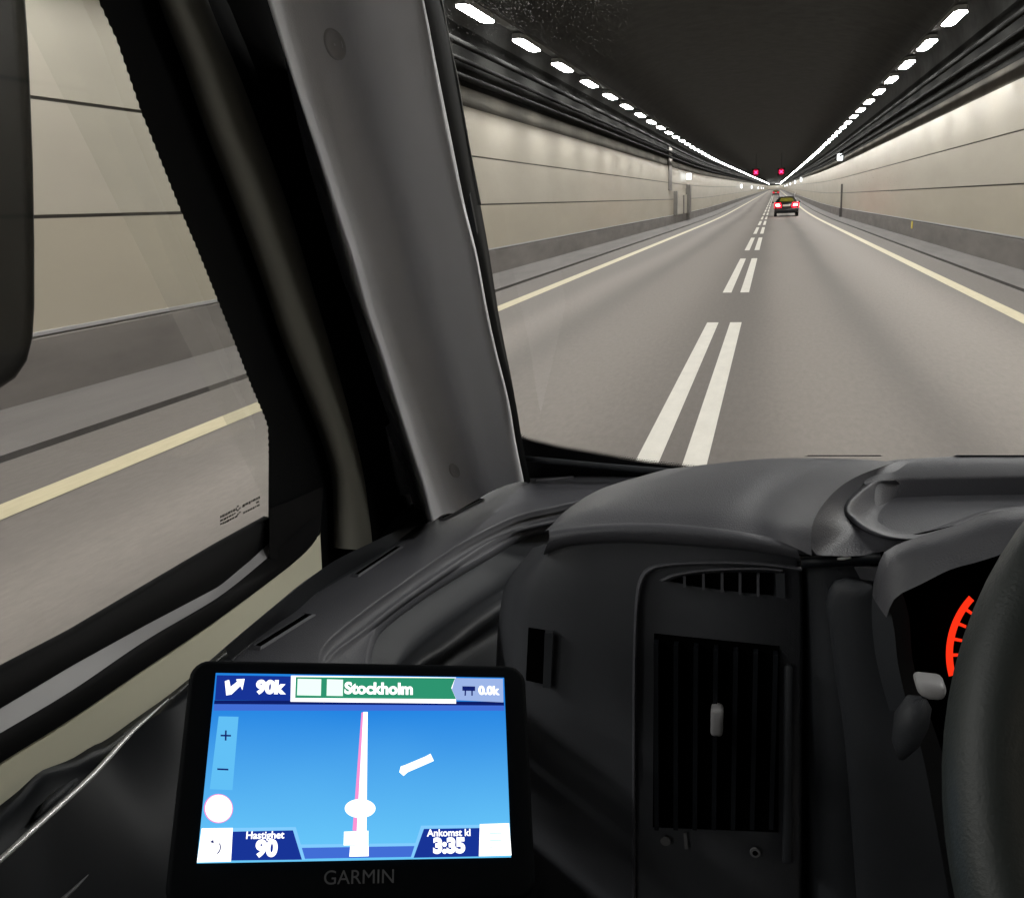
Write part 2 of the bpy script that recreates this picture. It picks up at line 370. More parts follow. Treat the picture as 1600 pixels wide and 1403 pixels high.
far = MB()
for x, y0, st in ((-5.05, 18.1, 3.855), (3.37, 22.72, 3.70)):
    for k in range(100, 300):
        y = y0 + st*k
        if y < 548.5 or y > 1060: continue
        dx, dz = path(y); sl = (path(y + 1)[0] - dx)
        far.poly([Vector((x + dx + p[0] + p[1]*sl, y + p[1], 3.25 + dz)) for p in lamp_poly(0)])
prop(far.build('far_lamp_line', M_lamp), 'far lamps run together into white lines at the vanishing point', 'lamps', kind='stuff')

# wall lamps near the emergency points
wl = [(-5.52, 71.8, 1.53), (-5.5, 184, None), (-5.5, 262, None), (-5.5, 360, None), (-5.5, 440, None), (-5.5, 510, None),
      (4.08, 69.5, 2.26), (4.08, 173, None), (4.08, 228, None), (4.08, 303, None), (4.08, 390, None), (4.08, 480, None)]
PXW = {184: (1156, 291.5), 262: (1171, 293), 360: (1182, 294), 440: (1187, 294.5), 510: (1190, 294.5), 173: (1249, 281), 228: (1239, 285), 303: (1231, 288), 390: (1226.5, 290), 480: (1222.5, 291)}
for i, (x, y, z) in enumerate(wl):
    s = -1 if x > 0 else 1
    dx, dz = path(y)
    if z is None: z = ony(*PXW[y], y).z
    o = empty('wall_lamp', (x + dx, y, z + EYE))
    hw, hh = (.19, .23) if y < 80 else (.14, .36)
    MB().prism([(-hw*.8, 0, -hh), (hw*.8, 0, -hh), (hw, 0, -hh*.6), (hw, 0, hh*.6), (hw*.8, 0, hh), (-hw*.8, 0, hh), (-hw, 0, hh*.6), (-hw, 0, -hh*.6)], (0, .12, 0)).build('housing', M_house, o, off=Z0)
    MB().poly([(-hw*.9, -.004, -hh*.7), (-hw*.7, -.004, -hh*.92), (hw*.7, -.004, -hh*.92), (hw*.9, -.004, -hh*.7), (hw*.9, -.004, hh*.7), (hw*.7, -.004, hh*.92), (-hw*.7, -.004, hh*.92), (-hw*.9, -.004, hh*.7)]).build('lit_face', M_sign, o, off=Z0)
    MB().box((min(-s*.05, -s*(.35)), .05, -.03), (max(-s*.05, -s*.35), .09, .03)).build('bracket', M_rail, o, off=Z0)
    side = 'oncoming' if x < 0 else 'dark car'
    if y < 80:
        lab = f'round white lamp on the wall of the {side} side, nearest of its row'
    else:
        n = [184, 262, 360, 440, 510].index(y) if x < 0 else [173, 228, 303, 390, 480].index(y)
        lab = f'small white sign lamp on the {side} side wall, {ORD[n+1]} of its row'
    prop(o, lab, 'wall lamp', 'lit lamps on the tunnel walls')

# emergency niche on the far wall, post and reflector on the near wall
nb = empty('emergency_cabinet', (WL, 65, 0))
def nbp(b, n, m): return b.build(n, m, nb, off=UPV - nb.location)
nbp(MB().box((WL, 63.0, -.87), (WL + .10, 71.5, .35)), 'door', M_panel)
M_post = mat('grey painted steel', (.16, .15, .135), .6, var=.1, scale=3)
nbp(MB().box((WL, 62.6, -.87), (WL + .22, 62.95, .52)), 'frame_post', M_post)
nbp(MB().box((WL, 68.4, -.87), (WL + .16, 68.65, .3)), 'frame_post', M_barrier)
nbp(MB().box((WL, 71.9, -1.3), (WL + .26, 73.2, 1.0)), 'duct', M_barrier)
nbp(MB().box((WL, 71.6, -.85), (WL + .24, 71.85, .75)), 'frame_post', M_post)
prop(nb, 'cream emergency cabinet with dark frame posts in the wall under a round lamp', 'cabinet')
sp_ = MB().box((WL + .002, 59.4, .55), (WL + .05, 61.2, 3.0)).build('wall_duct', M_barrier)
prop(sp_, 'dirty grey vertical duct coming down the wall above the cabinet', 'duct')
pm = empty('marker_post', (WR - .08, 68, 0))
MB().box((-.05, -.05, -.86), (.05, .05, .6)).build('post', M_kerb, pm, off=UPV)
MB().box((-.10, -.10, -1.39), (.10, .10, -.86)).build('foot', M_kerb, pm, off=UPV)
prop(pm, 'thin dark upright post against the wall beside the dark car', 'post')
rf = MB().box((WR - .06, 34.1, -1.12), (WR - .02, 34.2, -.90)).build('reflector', mat('amber reflector', (.75, .6, .12), .3))
prop(rf, 'small yellow reflector stuck on the grimy barrier', 'reflector')

# red lane signals
M_redx = emit('red lane signal', (1.0, .035, .15), 5.0)
M_redh = emit('dim red signal halo', (.6, .01, .05), .5)  # dim glowing disc stands in for the red halo around the cross
for x, w in ((-1.95, 'over the oncoming lane'), (.93, 'over the lane of the dark car')):
    y = 126; dx, dz = path(y); z = ony(1181 if x < 0 else 1220.5, 269.8 if x < 0 else 268.7, y).z
    e = empty('lane_signal', (x, y, z + EYE))
    MB().box((-.42, .02, -.42), (.42, .22, .42)).build('housing', M_dark, e, off=Z0)
    MB().poly([(.36*math.cos(t*math.pi/10), .012, .40*math.sin(t*math.pi/10)) for t in range(20)]).build('lens', M_redh, e, off=Z0)
    b = MB()
    for sx in (1, -1):
        a, wd = .17, .08
        b.add([(-a*sx - wd, .004 + .002*sx, -a), (-a*sx + wd, .004 + .002*sx, -a), (a*sx + wd, .004 + .002*sx, a), (a*sx - wd, .004 + .002*sx, a)], [(0, 1, 2, 3)])
    b.build('lit_cross', M_redx, e, off=Z0)
    MB().box((-.03, .1, .42), (.03, .16, 2.1)).build('hanger', M_rail, e, off=Z0)
    prop(e, 'red cross lane signal hanging ' + w, 'lane signal', 'red lane signals')

# ------------------------------------------------------------------ cars ahead
M_car = mat('dark car paint', (.010, .006, .006), .3, coat=.6, var=.1, scale=3)
M_cglass = mat('dark car glass', (.010, .011, .011), .12)
M_rearg = mat('rear window with yellow reflection', (.17, .155, .022), .3, var=.3, scale=5)  # yellowish reflection on the rear glass put into its colour
M_tail = emit('tail lamp core', (1.0, .34, .28), 18.0)
M_tailr = emit('red tail lamp lens', (.95, .008, .025), 4.5)
M_plate = mat('cream number plate', (.75, .66, .58), .5, var=.08, scale=8)
M_rim = mat('alloy rim', (.35, .35, .36), .35, metal=.8)
M_tailf = emit('dim distant tail lamp', (.9, .03, .06), 1.4)
def car(x, y, label, M_tail=M_tail, M_tailr=M_tailr):
    dx, dz = path(y)
    r = empty('car', (x + dx, y, dz)); o_ = Z0
    # body sections along the length (y from the tail), half widths at sill, waist, shoulder
    sec = [(0, .74, .80, .62, .50, .98), (.06, .80, .87, .78, .40, 1.03), (.35, .84, .885, .82, .30, 1.05), (1.0, .85, .89, .83, .24, 1.0), (2.6, .85, .89, .83, .22, .98), (3.4, .84, .88, .80, .22, .92), (4.0, .80, .84, .72, .26, .82), (4.35, .62, .68, .55, .34, .68)]
    v = []
    for (yy, ws, wm, wt, zb, zt) in sec:
        zm = zb + (zt - zb)*.62
        v += [(-ws, yy, zb), (-wm, yy, zb + .2), (-wm, yy, zm), (-wt, yy, zt), (wt, yy, zt), (wm, yy, zm), (wm, yy, zb + .2), (ws, yy, zb)]
    n = 8; f = [(i*n+k, i*n+(k+1) % n, (i+1)*n+(k+1) % n, (i+1)*n+k) for i in range(len(sec)-1) for k in range(n)]
    f += [tuple(range(n)), tuple(range((len(sec)-1)*n, len(sec)*n))]
    bevel(mesh_obj('body', v, f, M_car, r, off=o_), .04)
    # cabin: pillars and roof around the windows
    def ring(yy, w, z): return [(-w, yy, z), (w, yy, z)]
    base = [(-.80, .55, 1.03), (.80, .55, 1.03), (.80, 3.05, .96), (-.80, 3.05, .96)]
    top = [(-.56, 1.15, 1.44), (.56, 1.15, 1.44), (.57, 2.25, 1.45), (-.57, 2.25, 1.45)]
    bevel(mesh_obj('cabin', base + top, [(0,1,5,4), (1,2,6,5), (2,3,7,6), (3,0,4,7), (4,5,6,7), (3,2,1,0)], M_car, r, off=o_), .03)
    def win(name, c, m, k=.86, d=.012):
        c = [Vector(p) for p in c]; ce = sum(c, Vector()) / 4; nn = (c[1]-c[0]).cross(c[3]-c[0]).normalized()
        q = [ce + (p - ce)*k for p in c]
        out = 1 if (ce - Vector((0, 1.8, 1.2))).dot(nn) > 0 else -1
        MB().prism([p + nn*out*d for p in q], nn*out*.01).build(name, m, r, off=o_)
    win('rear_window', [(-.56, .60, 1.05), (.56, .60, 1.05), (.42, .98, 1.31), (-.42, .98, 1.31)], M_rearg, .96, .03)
    win('windscreen', [base[2], base[3], top[3], top[2]], M_cglass)
    win('side_window', [base[1], base[2], top[2], top[1]], M_cglass, .82)
    win('side_window', [base[3], base[0], top[0], top[3]], M_cglass, .82)
    bevel(MB().box((-.84, -.10, .34), (.84, .16, .62)).build('bumper', M_car, r, off=o_), .05)
    MB().box((-.62, -.108, .34), (.62, -.10, .44)).build('bumper_insert', M_dark, r, off=o_)
    bevel(MB().box((-.27, -.055, .735), (.27, .02, .865)).build('number_plate', M_plate, r, off=o_), .01)
    for s in (-1, 1):
        q = [(s*.34, -.03, .66), (s*.87, .06, .62), (s*.885, .09, 1.0), (s*.42, -.01, 1.01)]
        t = MB().prism(q, (0, -.03, 0)).build('tail_light', M_tailr, r, off=o_)
        q = [(s*.45, -.058, .76), (s*.76, -.01, .76), (s*.78, .0, .91), (s*.52, -.045, .92)]
        MB().prism(q, (0, -.012, 0)).build('lamp_core', M_tail, t, off=o_)
        bevel(MB().box((min(s*.90, s*1.04), 2.55, .96), (max(s*.90, s*1.04), 2.67, 1.09)).build('wing_mirror', M_car, r, off=o_), .03)
        for yy in (.85, 3.45):
            wh = empty('wheel', (0, 0, 0)); wh.parent = r
            pr = [(.17, .20), (.25, .215), (.315, .205), (.32, .17), (.32, .06), (.315, .02), (.25, .01), (.17, .02)]
            vv = []; m_ = 24
            for k in range(m_):
                a = 2*math.pi*k/m_
                vv += [(s*(.66 + u), yy + rr*math.cos(a), .32 + rr*math.sin(a)) for rr, u in pr]
            ff = [(k*8+j, k*8+(j+1) % 8, ((k+1) % m_)*8+(j+1) % 8, ((k+1) % m_)*8+j) for k in range(m_) for j in range(8)]
            mesh_obj('tyre', vv, ff, M_tyre, wh, True, off=o_)
            MB().tube([(s*.70, yy, .32), (s*.855, yy, .32)], .19, 20).build('rim', M_rim, wh, off=o_)
    MB().tube([(.55, 1.3, 1.40), (.60, .95, 1.72)], .012, 6).build('antenna', M_pale, r, off=o_)
    return prop(r, label, 'car', 'cars ahead')
car(1.008, 79.0, 'dark car with lit red tail lights and yellowish rear window driving ahead')
car(.25, 283.0, 'distant dark car, a faint pair of red lights near the vanishing point', M_tailf, M_tailf)

# ------------------------------------------------------------------ the van around the camera
van = prop(empty('van', (.5, 0, 0)), 'dark van cab with dashboard, grey pillar, windscreen and side window around the viewer', 'van')
OFF = UPV - van.location                    # parts of the van are local to it
_mesh_obj = mesh_obj
def mesh_obj(name, verts, faces, mat, parent=None, smooth=False, off=UPV):
    inside = parent is not None and (parent is van or parent.get('in_van'))
    o = _mesh_obj(name, verts, faces, mat, parent, smooth, OFF if inside else off)
    return o
def mark(o): o['in_van'] = 1; return o
def px(f, pts, *a): return [f(x, y, *a) for x, y in pts]

# --- door with its window
XW = -.42
front = [(30,-400), (120,-90), (152,0), (182,65), (219.5,175), (249,249), (279,324), (309,394), (339,469), (367,539), (394,609), (412,650), (418,668), (420,740), (420,809)]
sill = [(420,809), (343,852), (229,920), (114,989), (0,1049), (-200,1165), (-500,1330)]
door = mark(loft('door', [px(onx, [(500,826), (492,846), (458,880), (343,966), (229,1043), (114,1121), (0,1192), (-200,1322), (-420,1460)], -.409),
                     px(onx, [(503,889), (470,912), (436,940), (350,1012), (262,1092), (143,1200), (0,1310), (-200,1480), (-420,1640)], -.404)], 30, M_beige, van))
gl = mesh_obj('window_glass', [(XW-.006, -1.1, -.32), (XW-.006, 1.0, -.32), (XW-.006, 1.0, .72), (XW-.006, -1.1, .72)], [(0,1,2,3)], M_side, door)
def toothed(pts, n, amp, pl):               # a fine saw-toothed printed edge, drawn on the glass plane
    P = resample(px(onx, pts, pl), n, False); out = []
    for i, p in enumerate(P):
        t = (P[min(i+1, n-1)] - P[max(i-1, 0)]).normalized(); nn = Vector((0, -t.z, t.y))
        out.append(p + nn * (amp if i % 2 else 0))
    return out
ed = toothed(front, 190, .0016, XW)
b = MB(); outer = [Vector((XW, p.y + .30, p.z + .02)) for p in ed]
b.v = ed + outer; n = len(ed); b.f = [(i, i+1, n+i+1, n+i) for i in range(n-1)]
b.build('window_border', M_frit, door)
MB().poly([onx(420, 640, -.4195), onx(560, 640, -.4195), onx(600, 870, -.4195), onx(440, 900, -.4195), onx(419, 880, -.4195)]).build('window_border', M_frit, door)
lo1 = px(onx, sill, XW + .0005)
lo2 = [Vector((XW + .001, p.y, p.z - .021)) for p in lo1]
loft('window_seal', [[Vector((XW - .004, p.y, p.z + .0015)) for p in lo1], [Vector((XW + .004, p.y, p.z)) for p in lo1], px(onx, [(423,849), (343,916), (229,976), (114,1039), (0,1107), (-200,1219), (-420,1344)], XW + .0045)], 40, M_black, door, curve=False)
# ledge that catches the light of the road, then the lower black seal
led_a = px(onx, [(420,845), (343,912), (229,972), (114,1035), (0,1103), (-200,1215), (-420,1340)], XW + .003)
led_b = px(onx, [(420,870), (343,932), (229,1000), (114,1078), (0,1146), (-200,1262), (-420,1390)], XW + .012)
loft('window_ledge', [led_a, led_b], 40, M_ledge, door)
loft('window_seal', [[p + Vector((.0005, 0, .0006)) for p in led_b], px(onx, [(500,800), (485,850), (343,940), (229,1012), (114,1095), (0,1165), (-420,1420)], -.404), px(onx, [(500,826), (492,846), (458,880), (343,966), (229,1043), (114,1121), (0,1192), (-200,1322), (-420,1460)], -.406)], 50, M_black, door)
loft('window_seal', [px(onx, [(421,795), (460,780), (505,760)], -.412), px(onx, [(421,872), (460,870), (500,835)], -.406)], 12, M_black, door)
# dark lower door trim with an armrest bump and a strip painting its edge highlight
tr_top = px(onx, [(-420,1560), (-200,1400), (0,1258), (57,1209), (74,1200), (112,1185), (143,1166), (166,1155), (215,1120), (263,1086), (320,1040), (352,1014)], -.396)
tr_mid = px(onx, [(-420,1600), (-200,1440), (0,1300), (57,1250), (80,1232), (112,1215), (143,1196), (180,1172), (225,1130), (275,1092), (325,1050), (358,1026)], -.378)
tr_low = px(onx, [(-300,1900), (-150,1800), (0,1650), (60,1600), (110,1560), (160,1520), (210,1480), (260,1440), (320,1400), (370,1340), (410,1240), (430,1150)], -.34)
loft('door_trim', [tr_top, tr_mid, px(onx, [(-420,1660), (-200,1500), (0,1352), (57,1305), (86,1275), (120,1240), (150,1212), (201,1157), (240,1120), (285,1100), (340,1062), (372,1040)], -.372), tr_low], 60, M_dark, door)
stp = px(onx, [(-60,1392), (0,1343), (45,1302), (88,1263), (146,1209), (202,1148), (231,1121), (252,1102), (263,1092)], -.366)
MB().tube(resample(stp, 40), [.0016]*26 + [.0016*(1 - .06*i) for i in range(14)], 8).build('trim_highlight', M_pale, door, True)  # pale tube stands in for the highlight along a glossy dark edge
MB().tube(px(onx, [(60,1440), (98,1404), (118,1386), (138,1366)], -.345), [.0011, .0011, .0009, .0002], 8).build('trim_highlight', M_mark, door, True)  # grey tube stands in for a fainter highlight lower down
MB().tube(px(onx, [(56,1278), (75,1255), (97,1236), (120,1217)], -.3715), [.0012, .0026, .0026, .0008], 8).build('pale_smear', M_dash_shade, door, True)  # pale smear on the trim, built as a thin ridge
# printed stamp in the corner of the glass
b = MB(); rnd = random.Random(3)
def stampbar(x0, y0, x1, y1, h):
    b.poly([onx(x0, y0, XW + .0015), onx(x1, y1, XW + .0015), onx(x1, y1 + h, XW + .0015), onx(x0, y0 + h, XW + .0015)])
for row, (ya, h) in enumerate(((806, 4.6), (812.5, 3.4), (818, 3.6))):
    x = 344
    while x < 405:
        w = rnd.uniform(1.6, 4.5)
        if not (369 < x < 377) and not (row == 1 and 378 < x < 398):
            yy = ya - (x - 344) * .50
            stampbar(x, yy, x + w, yy - w*.50, h * rnd.uniform(.6, 1.0))
        x += w + rnd.uniform(.5, 1.1)
for k in range(5): stampbar(370 + (k % 2)*3.2, 803 - k*3.1, 373 + (k % 2)*3, 801.6 - k*3.1, 2.2)
b.build('glass_stamp', M_stamp, door)

# --- rounded door frame column
cL = [(214,-120), (247,0), (287,105), (319,200), (369,329), (413,450), (442,537), (474,617), (499,681), (516,739), (520,775), (521,820), (521,856)]
cM = [(250,-120), (283,0), (325,105), (359,200), (411,329), (452,450), (481,537), (508,617), (527,681), (541,739), (546,775), (548,820), (545,858)]
cR = [(300,-120), (335,0), (380,105), (417,200), (463,329), (498,450), (524,537), (546,617), (562,681), (575,739), (582,790), (588,825), (592,850)]
def up_ext(p, y=-620):                      # carry an outline on upward to the roof, in the direction it already has
    (x0, y0), (x1, y1) = p[0], p[1]; t = (y - y0) / (y1 - y0); return [(x0 + (x1 - x0)*t, y)] + p
cL, cM, cR = up_ext(cL, -400), up_ext(cM, -400), up_ext(cR, -400)
loft('door_frame', [px(onx, cL, -.418), px(onx, [(x+5, y) for x, y in cL], -.407), px(onx, cM, -.400), px(onx, [((a[0]+c[0])/2, a[1]) for a, c in zip(cM, cR)], -.408), px(onx, cR, -.43)], 60, M_frame, van, cross=14)
loft('shadow_gap', [px(onx, [(x-3, y) for x, y in cR], -.424), px(onp, up_ext([(395,-120), (425,0), (462,118), (488,221), (520,321), (545,410), (566,500), (590,600), (615,700), (640,790), (652,830)]), .94), px(onp, up_ext([(440,-120), (470,0), (505,118), (530,221), (560,321), (590,410), (610,500), (640,600), (665,700), (690,790), (705,830)]), .98)], 40, M_black, van)  # black sheet stands in for the deep shadow between frame and pillar

# --- windscreen pillar trim
sid = [(395,-120), (425,-20), (440,60), (471,246), (496,338), (532,442), (542,456), (553,508), (580,604), (605,674.5), (631,739), (655,826)]
rdg = [(385,-120), (418,0), (453,112), (489,221), (521,321), (547,400), (569,480), (592,545), (622,640), (655,745), (672,814)]
rd2 = [(412,-120), (445,0), (478,112), (513,221), (545,321), (570,400), (591,480), (612,545), (643,640), (676,740), (697,803)]
mid = [(500,-120), (523,0), (552,112), (582,221), (612,321), (634,400), (657,480), (676,545), (703,640), (732,730), (742,782)]
mi2 = [(560,-120), (580,0), (606,112), (634,221), (660,321), (680,400), (700,480), (717,545), (742,640), (766,720), (776,764)]
rgt = [(632,-120), (660,0), (682,112), (704,221), (724,319), (744,400), (759,480), (773,545), (793,625), (804,690), (817,753)]
rt2 = [(634,-120), (662,0), (684,112), (706,221), (726,319), (746,400), (761,480), (775,545), (795,625), (806,690), (819,753)]
NE = 12
sid, rdg, rd2, mid, mi2, rgt, rt2 = [up_ext(q) for q in (sid, rdg, rd2, mid, mi2, rgt, rt2)]
pil = mark(loft('pillar_trim', [px(onp, sid, .93), px(onp, [(x*.4+r[0]*.6, y*.4+r[1]*.6) for (x, y), r in zip(resample([Vector((p[0], p[1], 0)) for p in sid], 12) and [(q.x, q.y) for q in resample([Vector((p[0], p[1], 0)) for p in sid], 12)], rdg)], .895),
     px(onp, rdg, .810), px(onp, [(x+5, y) for x, y in rdg], .812), px(onp, [(x-4, y) for x, y in rd2], .851), px(onp, [(x+8, y) for x, y in rd2], .860), px(onp, mid, .905), px(onp, mi2, .897), px(onp, [(x-9, y) for x, y in rgt], .893), px(onp, rgt, .905), px(onp, rt2, 1.03)], 70, M_trim, van, cross=44))
MB().tube(resample(px(onp, [(x-1, y) for x, y in rgt[:6]], .903), 40), .0012, 6).build('edge_highlight', M_trim, pil, True)  # thin bead added for the bright highlight on the trim's edge
MB().tube(resample(px(onp, [(x-1, y) for x, y in [(735,367)] + rgt[7:]], .903), 40), .0012, 6).build('edge_highlight', M_trim, pil, True)
from mathutils.bvhtree import BVHTree
pbv = BVHTree.FromPolygons([v.co - OFF for v in pil.data.vertices], [tuple(p.vertices) for p in pil.data.polygons])
for (x, y, r, d) in ((522, 70, 17, .893), (709, 735, 11, .892)):
    def hit(ax, ay):
        q = pbv.ray_cast(Vector((0, 0, 0)), ray(ax, ay)); return q[0]
    c = hit(x, y); u = (hit(x + 8, y) - hit(x - 8, y)).normalized(); w = (hit(x + 2, y + 8) - hit(x - 2, y - 8)).normalized(); nn = u.cross(w).normalized()
    if nn.dot(c) > 0: nn = -nn
    k = r * c.length / F_PX
    ring_ = lambda rr, h: [c + u*rr*math.cos(t*math.pi/12) + w*rr*math.sin(t*math.pi/12)*1.25 + nn*h for t in range(24)]
    R4 = [ring_(k*1.15, -.002), ring_(k*1.06, .0022), ring_(k*.92, .0022), ring_(k*.86, .0004), ring_(k*.1, .0008)]
    vv = [p for r_ in R4 for p in r_]; ff = [(a*24+i, a*24+(i+1) % 24, (a+1)*24+(i+1) % 24, (a+1)*24+i) for a in range(4) for i in range(24)]
    mesh_obj('screw_cover', vv, ff, M_screwc, pil, True)

# --- windscreen, its seal and printed border
wsL = [(650,-120), (690,0), (703,71), (713.5,117.5), (722,167), (735,239), (751,320.6), (760,370), (770.5,435), (781,500), (785,524), (801,604), (814,674.5), (819,700), (822,760)]
wsL = up_ext(wsL)
ND = 1.09
ws = mark(mesh_obj('windscreen', [(-.75, ND - .63*-.42, -.42), (1.6, ND - .63*-.42, -.42), (1.6, ND - .63*.95, .95), (-.75, ND - .63*.95, .95)], [(0,1,2,3)], M_wind, van))
loft('windscreen_seal', [px(onp, rt2, 1.02), px(onp, [(x+10, y) for x, y in rt2], 1.03), px(onp, [(x-5, y) for x, y in resample and [(q.x, q.y) for q in resample([Vector((p[0], p[1], 0)) for p in wsL], 12)]], 1.06), px(onp, [(q.x, q.y) for q in resample([Vector((p[0], p[1], 0)) for p in wsL], 12)], 1.075)], 70, M_frit, ws)
MB().tube(resample(px(onp, [(690,0), (703,71), (713.5,117.5), (722,167), (735,239), (751,320.6)], 1.07), 30), 0.0010, 6).build('seal_lip', M_lip, ws, True)
MB().prism(px(onp, [(735,300), (741,330), (747,362), (738,352), (731,318)], 1.0), (0, -.004, -.003)).build('seal_clip', M_dark, ws)
# black border along the bottom of the glass with a halftone dotted edge
fe = [(800,676), (819,686), (850,694), (880,701), (915,707), (950,713), (1000,722), (1060,729), (1120,735), (1300,745), (1700,750)]
P1 = resample(px(onp, fe, ND - .002), 60); dn = Vector((0, .63, -1)).normalized()
b = MB(); b.v = [p - dn*.010 for p in P1] + [p + dn*.10 for p in P1]; n = 60; b.f = [(i, i+1, n+i+1, n+i) for i in range(n-1)]
fb = b.build('windscreen_border', M_frit, ws)
uvl = fb.data.uv_layers.new(name='dots'); Ls = [0]
for p, q in zip(P1, P1[1:]): Ls.append(Ls[-1] + (q - p).length)
for lp in fb.data.loops: uvl.data[lp.index].uv = ((Ls[lp.vertex_index % n]) / .0032, (0 if lp.vertex_index < n else .11/.0032))
fm = bpy.data.materials.new('dotted black border'); fm.use_nodes = True; nt = fm.node_tree; nd = nt.nodes; lk = nt.links
uvn = nd.new('ShaderNodeUVMap'); uvn.uv_map = 'dots'; sx = nd.new('ShaderNodeSeparateXYZ'); lk.new(uvn.outputs[0], sx.inputs[0])
def mth(op, a, b_=None):
    m = nd.new('ShaderNodeMath'); m.operation = op
    for i, q in enumerate((a, b_)):
        if q is None: continue
        if isinstance(q, (int, float)): m.inputs[i].default_value = q
        else: lk.new(q, m.inputs[i])
    return m.outputs[0]
rowv = mth('FLOOR', sx.outputs[1]); uo = mth('ADD', sx.outputs[0], mth('MULTIPLY', mth('MODULO', rowv, 2.0), .5))
du = mth('SUBTRACT', mth('FRACT', uo), .5); dv = mth('SUBTRACT', mth('FRACT', sx.outputs[1]), .5)
rr = mth('SQRT', mth('ADD', mth('MULTIPLY', du, du), mth('MULTIPLY', dv, dv)))
rad = mth('MULTIPLY', mth('ADD', rowv, .6), .19)
inside = mth('LESS_THAN', rr, rad)
tb = nd.new('ShaderNodeBsdfTransparent'); mxs = nd.new('ShaderNodeMixShader'); lk.new(inside, mxs.inputs[0]); lk.new(tb.outputs[0], mxs.inputs[1])
pb = nd['Principled BSDF']; pb.inputs['Base Color'].default_value = (.006, .006, .007, 1); pb.inputs['Roughness'].default_value = .4
lk.new(pb.outputs[0], mxs.inputs[2]); lk.new(mxs.outputs[0], nd['Material Output'].inputs[0])
fb.data.materials[0] = fm
b = MB().tube(px(onp, [(815,716), (870,721), (930,727), (1000,733), (1080,739), (1200,745)], 1.06), .004, 8)
b.build('wiper_arm', M_dash_shade, ws, True)

# --- dashboard: the low shelf with its steps and demister slots
ZS = -.36
edge = [(350,1040), (395,1003), (436,972), (463,954), (501,921), (542,895), (600,862), (655,822), (700,800), (760,770), (817,751), (870,746), (960,741), (1060,739), (1200,742)]
gA = [(500,1040), (508,1009), (573,954), (625,916.6), (694,868), (745,837.5), (807,808), (860,795), (930,780), (1000,770), (1100,760), (1200,758), (1210,757), (1220,756), (1230,756)]
gB = [(505,1050), (522,1023), (573,985), (625,944), (694,896), (762,851), (807,829), (870,815), (940,800), (1000,790)]
gC = [(572,1050), (577,1013), (590.6,982), (642,940.6), (694,906), (762.5,865), (817.5,834), (880,818), (950,805), (1000,795)]
def RS(pts, n=40): return resample([Vector((p[0], p[1], 0)) for p in pts], n)
def rail(pts, z, n=40): return [onz(q.x, q.y, z) for q in RS(pts, n)]
shelf = mark(loft('dashboard', [rail([(250,1130), (300,1085), (350,1045), (436,965), (500,905), (530,882), (600,852), (650,818), (700,795), (760,764), (817,746), (870,741), (960,736), (1060,734), (1200,737)], -.372), rail(edge, ZS - .001), rail([(x+6, y+4) for x, y in edge], ZS), rail([(x-4, y-3) for x, y in gA], ZS), rail(gA, ZS - .002), rail([(x+4, y+6) for x, y in gA], ZS - .016),
     rail([(x-4, y-4) for x, y in gB], ZS - .0165), rail(gB, ZS - .018), rail([(x+3, y+4) for x, y in gB], ZS - .027), rail([(x-3, y-3) for x, y in gC], ZS - .0275), rail(gC, ZS - .029), rail([(x+5, y+7) for x, y in gC], ZS - .044)], 80, M_dash, van, curve=False))
# bowl of the shelf with a soft roll across it
bowl = [rail([(x+4, y+6) for x, y in gC], ZS - .043, 30)]
bowl.append(rail([(600,1060), (625,1030), (655,1000), (700,965), (760,925), (820,885), (880,850), (950,820)], ZS - .062, 30))
bowl.append(rail([(610,1066), (640,1034), (672,1004), (716,972), (776,930), (830,897), (885,860), (950,835)], ZS - .056, 30))
bowl.append(rail([(625,1070), (660,1040), (700,1015), (745,980), (795,945), (840,917), (890,880), (950,850)], ZS - .062, 30))
bowl.append(rail([(640,1075), (700,1030), (750,1002), (780,985), (815,965), (850,950), (900,920), (950,890)], ZS - .092, 30))
bowl.append(rail([(650,1120), (720,1090), (770,1070), (800,1050), (840,1030), (870,1010), (920,980), (960,950)], ZS - .11, 30))
loft('storage_bowl', bowl, 40, M_dash_shade, shelf, cross=40, curve=False)
MB().poly(px(onx, [(497,790), (660,770), (660,870), (560,915), (497,935)], -.435)).build('dash_corner', M_black, shelf)
MB().poly([onz(x, y, ZS - .14) for x, y in ((740,905), (800,850), (900,800), (1000,790), (1000,960), (820,960))]).build('bowl_end', M_dash_shade, shelf)
loft('dash_flank', [rail(edge[:9], ZS - .001, 30), px(onx, [(262,1096), (350,1014), (395,975), (436,941), (470,914), (503,889), (530,872), (575,850), (650,815)], -.403)], 30, M_dash_shade, shelf)
loft('dash_flank', [[onz(x, y, ZS + .0005) for x, y in ((505, 845), (560, 830), (600, 815), (660, 790))], [onz(x, y, ZS) for x, y in ((498, 925), (545, 897), (600, 865), (660, 826))]], 20, M_dash_shade, shelf)
def slot(p0, p1, w):
    a, c = onz(*p0, ZS), onz(*p1, ZS); t = (c - a).normalized(); s = Vector((t.y, -t.x, 0)) * w
    rim = MB(); 
    o_ = [a - t*w - s*1.5, c + t*w - s*1.5, c + t*w + s*1.5, a - t*w + s*1.5]
    i_ = [a - s, c - s, c + s, a + s]; h = Vector((0, 0, .0022))
    rim.add([q + h*.2 for q in o_] + [q + h for q in i_] + [q - Vector((0, 0, .006)) for q in i_], [(0,1,5,4), (1,2,6,5), (2,3,7,6), (3,0,4,7), (4,5,9,8), (5,6,10,9), (6,7,11,10), (7,4,8,11)])
    r_ = rim.build('demister_slot', M_dash, shelf)
    MB().poly([q + Vector((0, 0, .0008)) for q in i_]).build('slot_cavity', M_void, shelf)
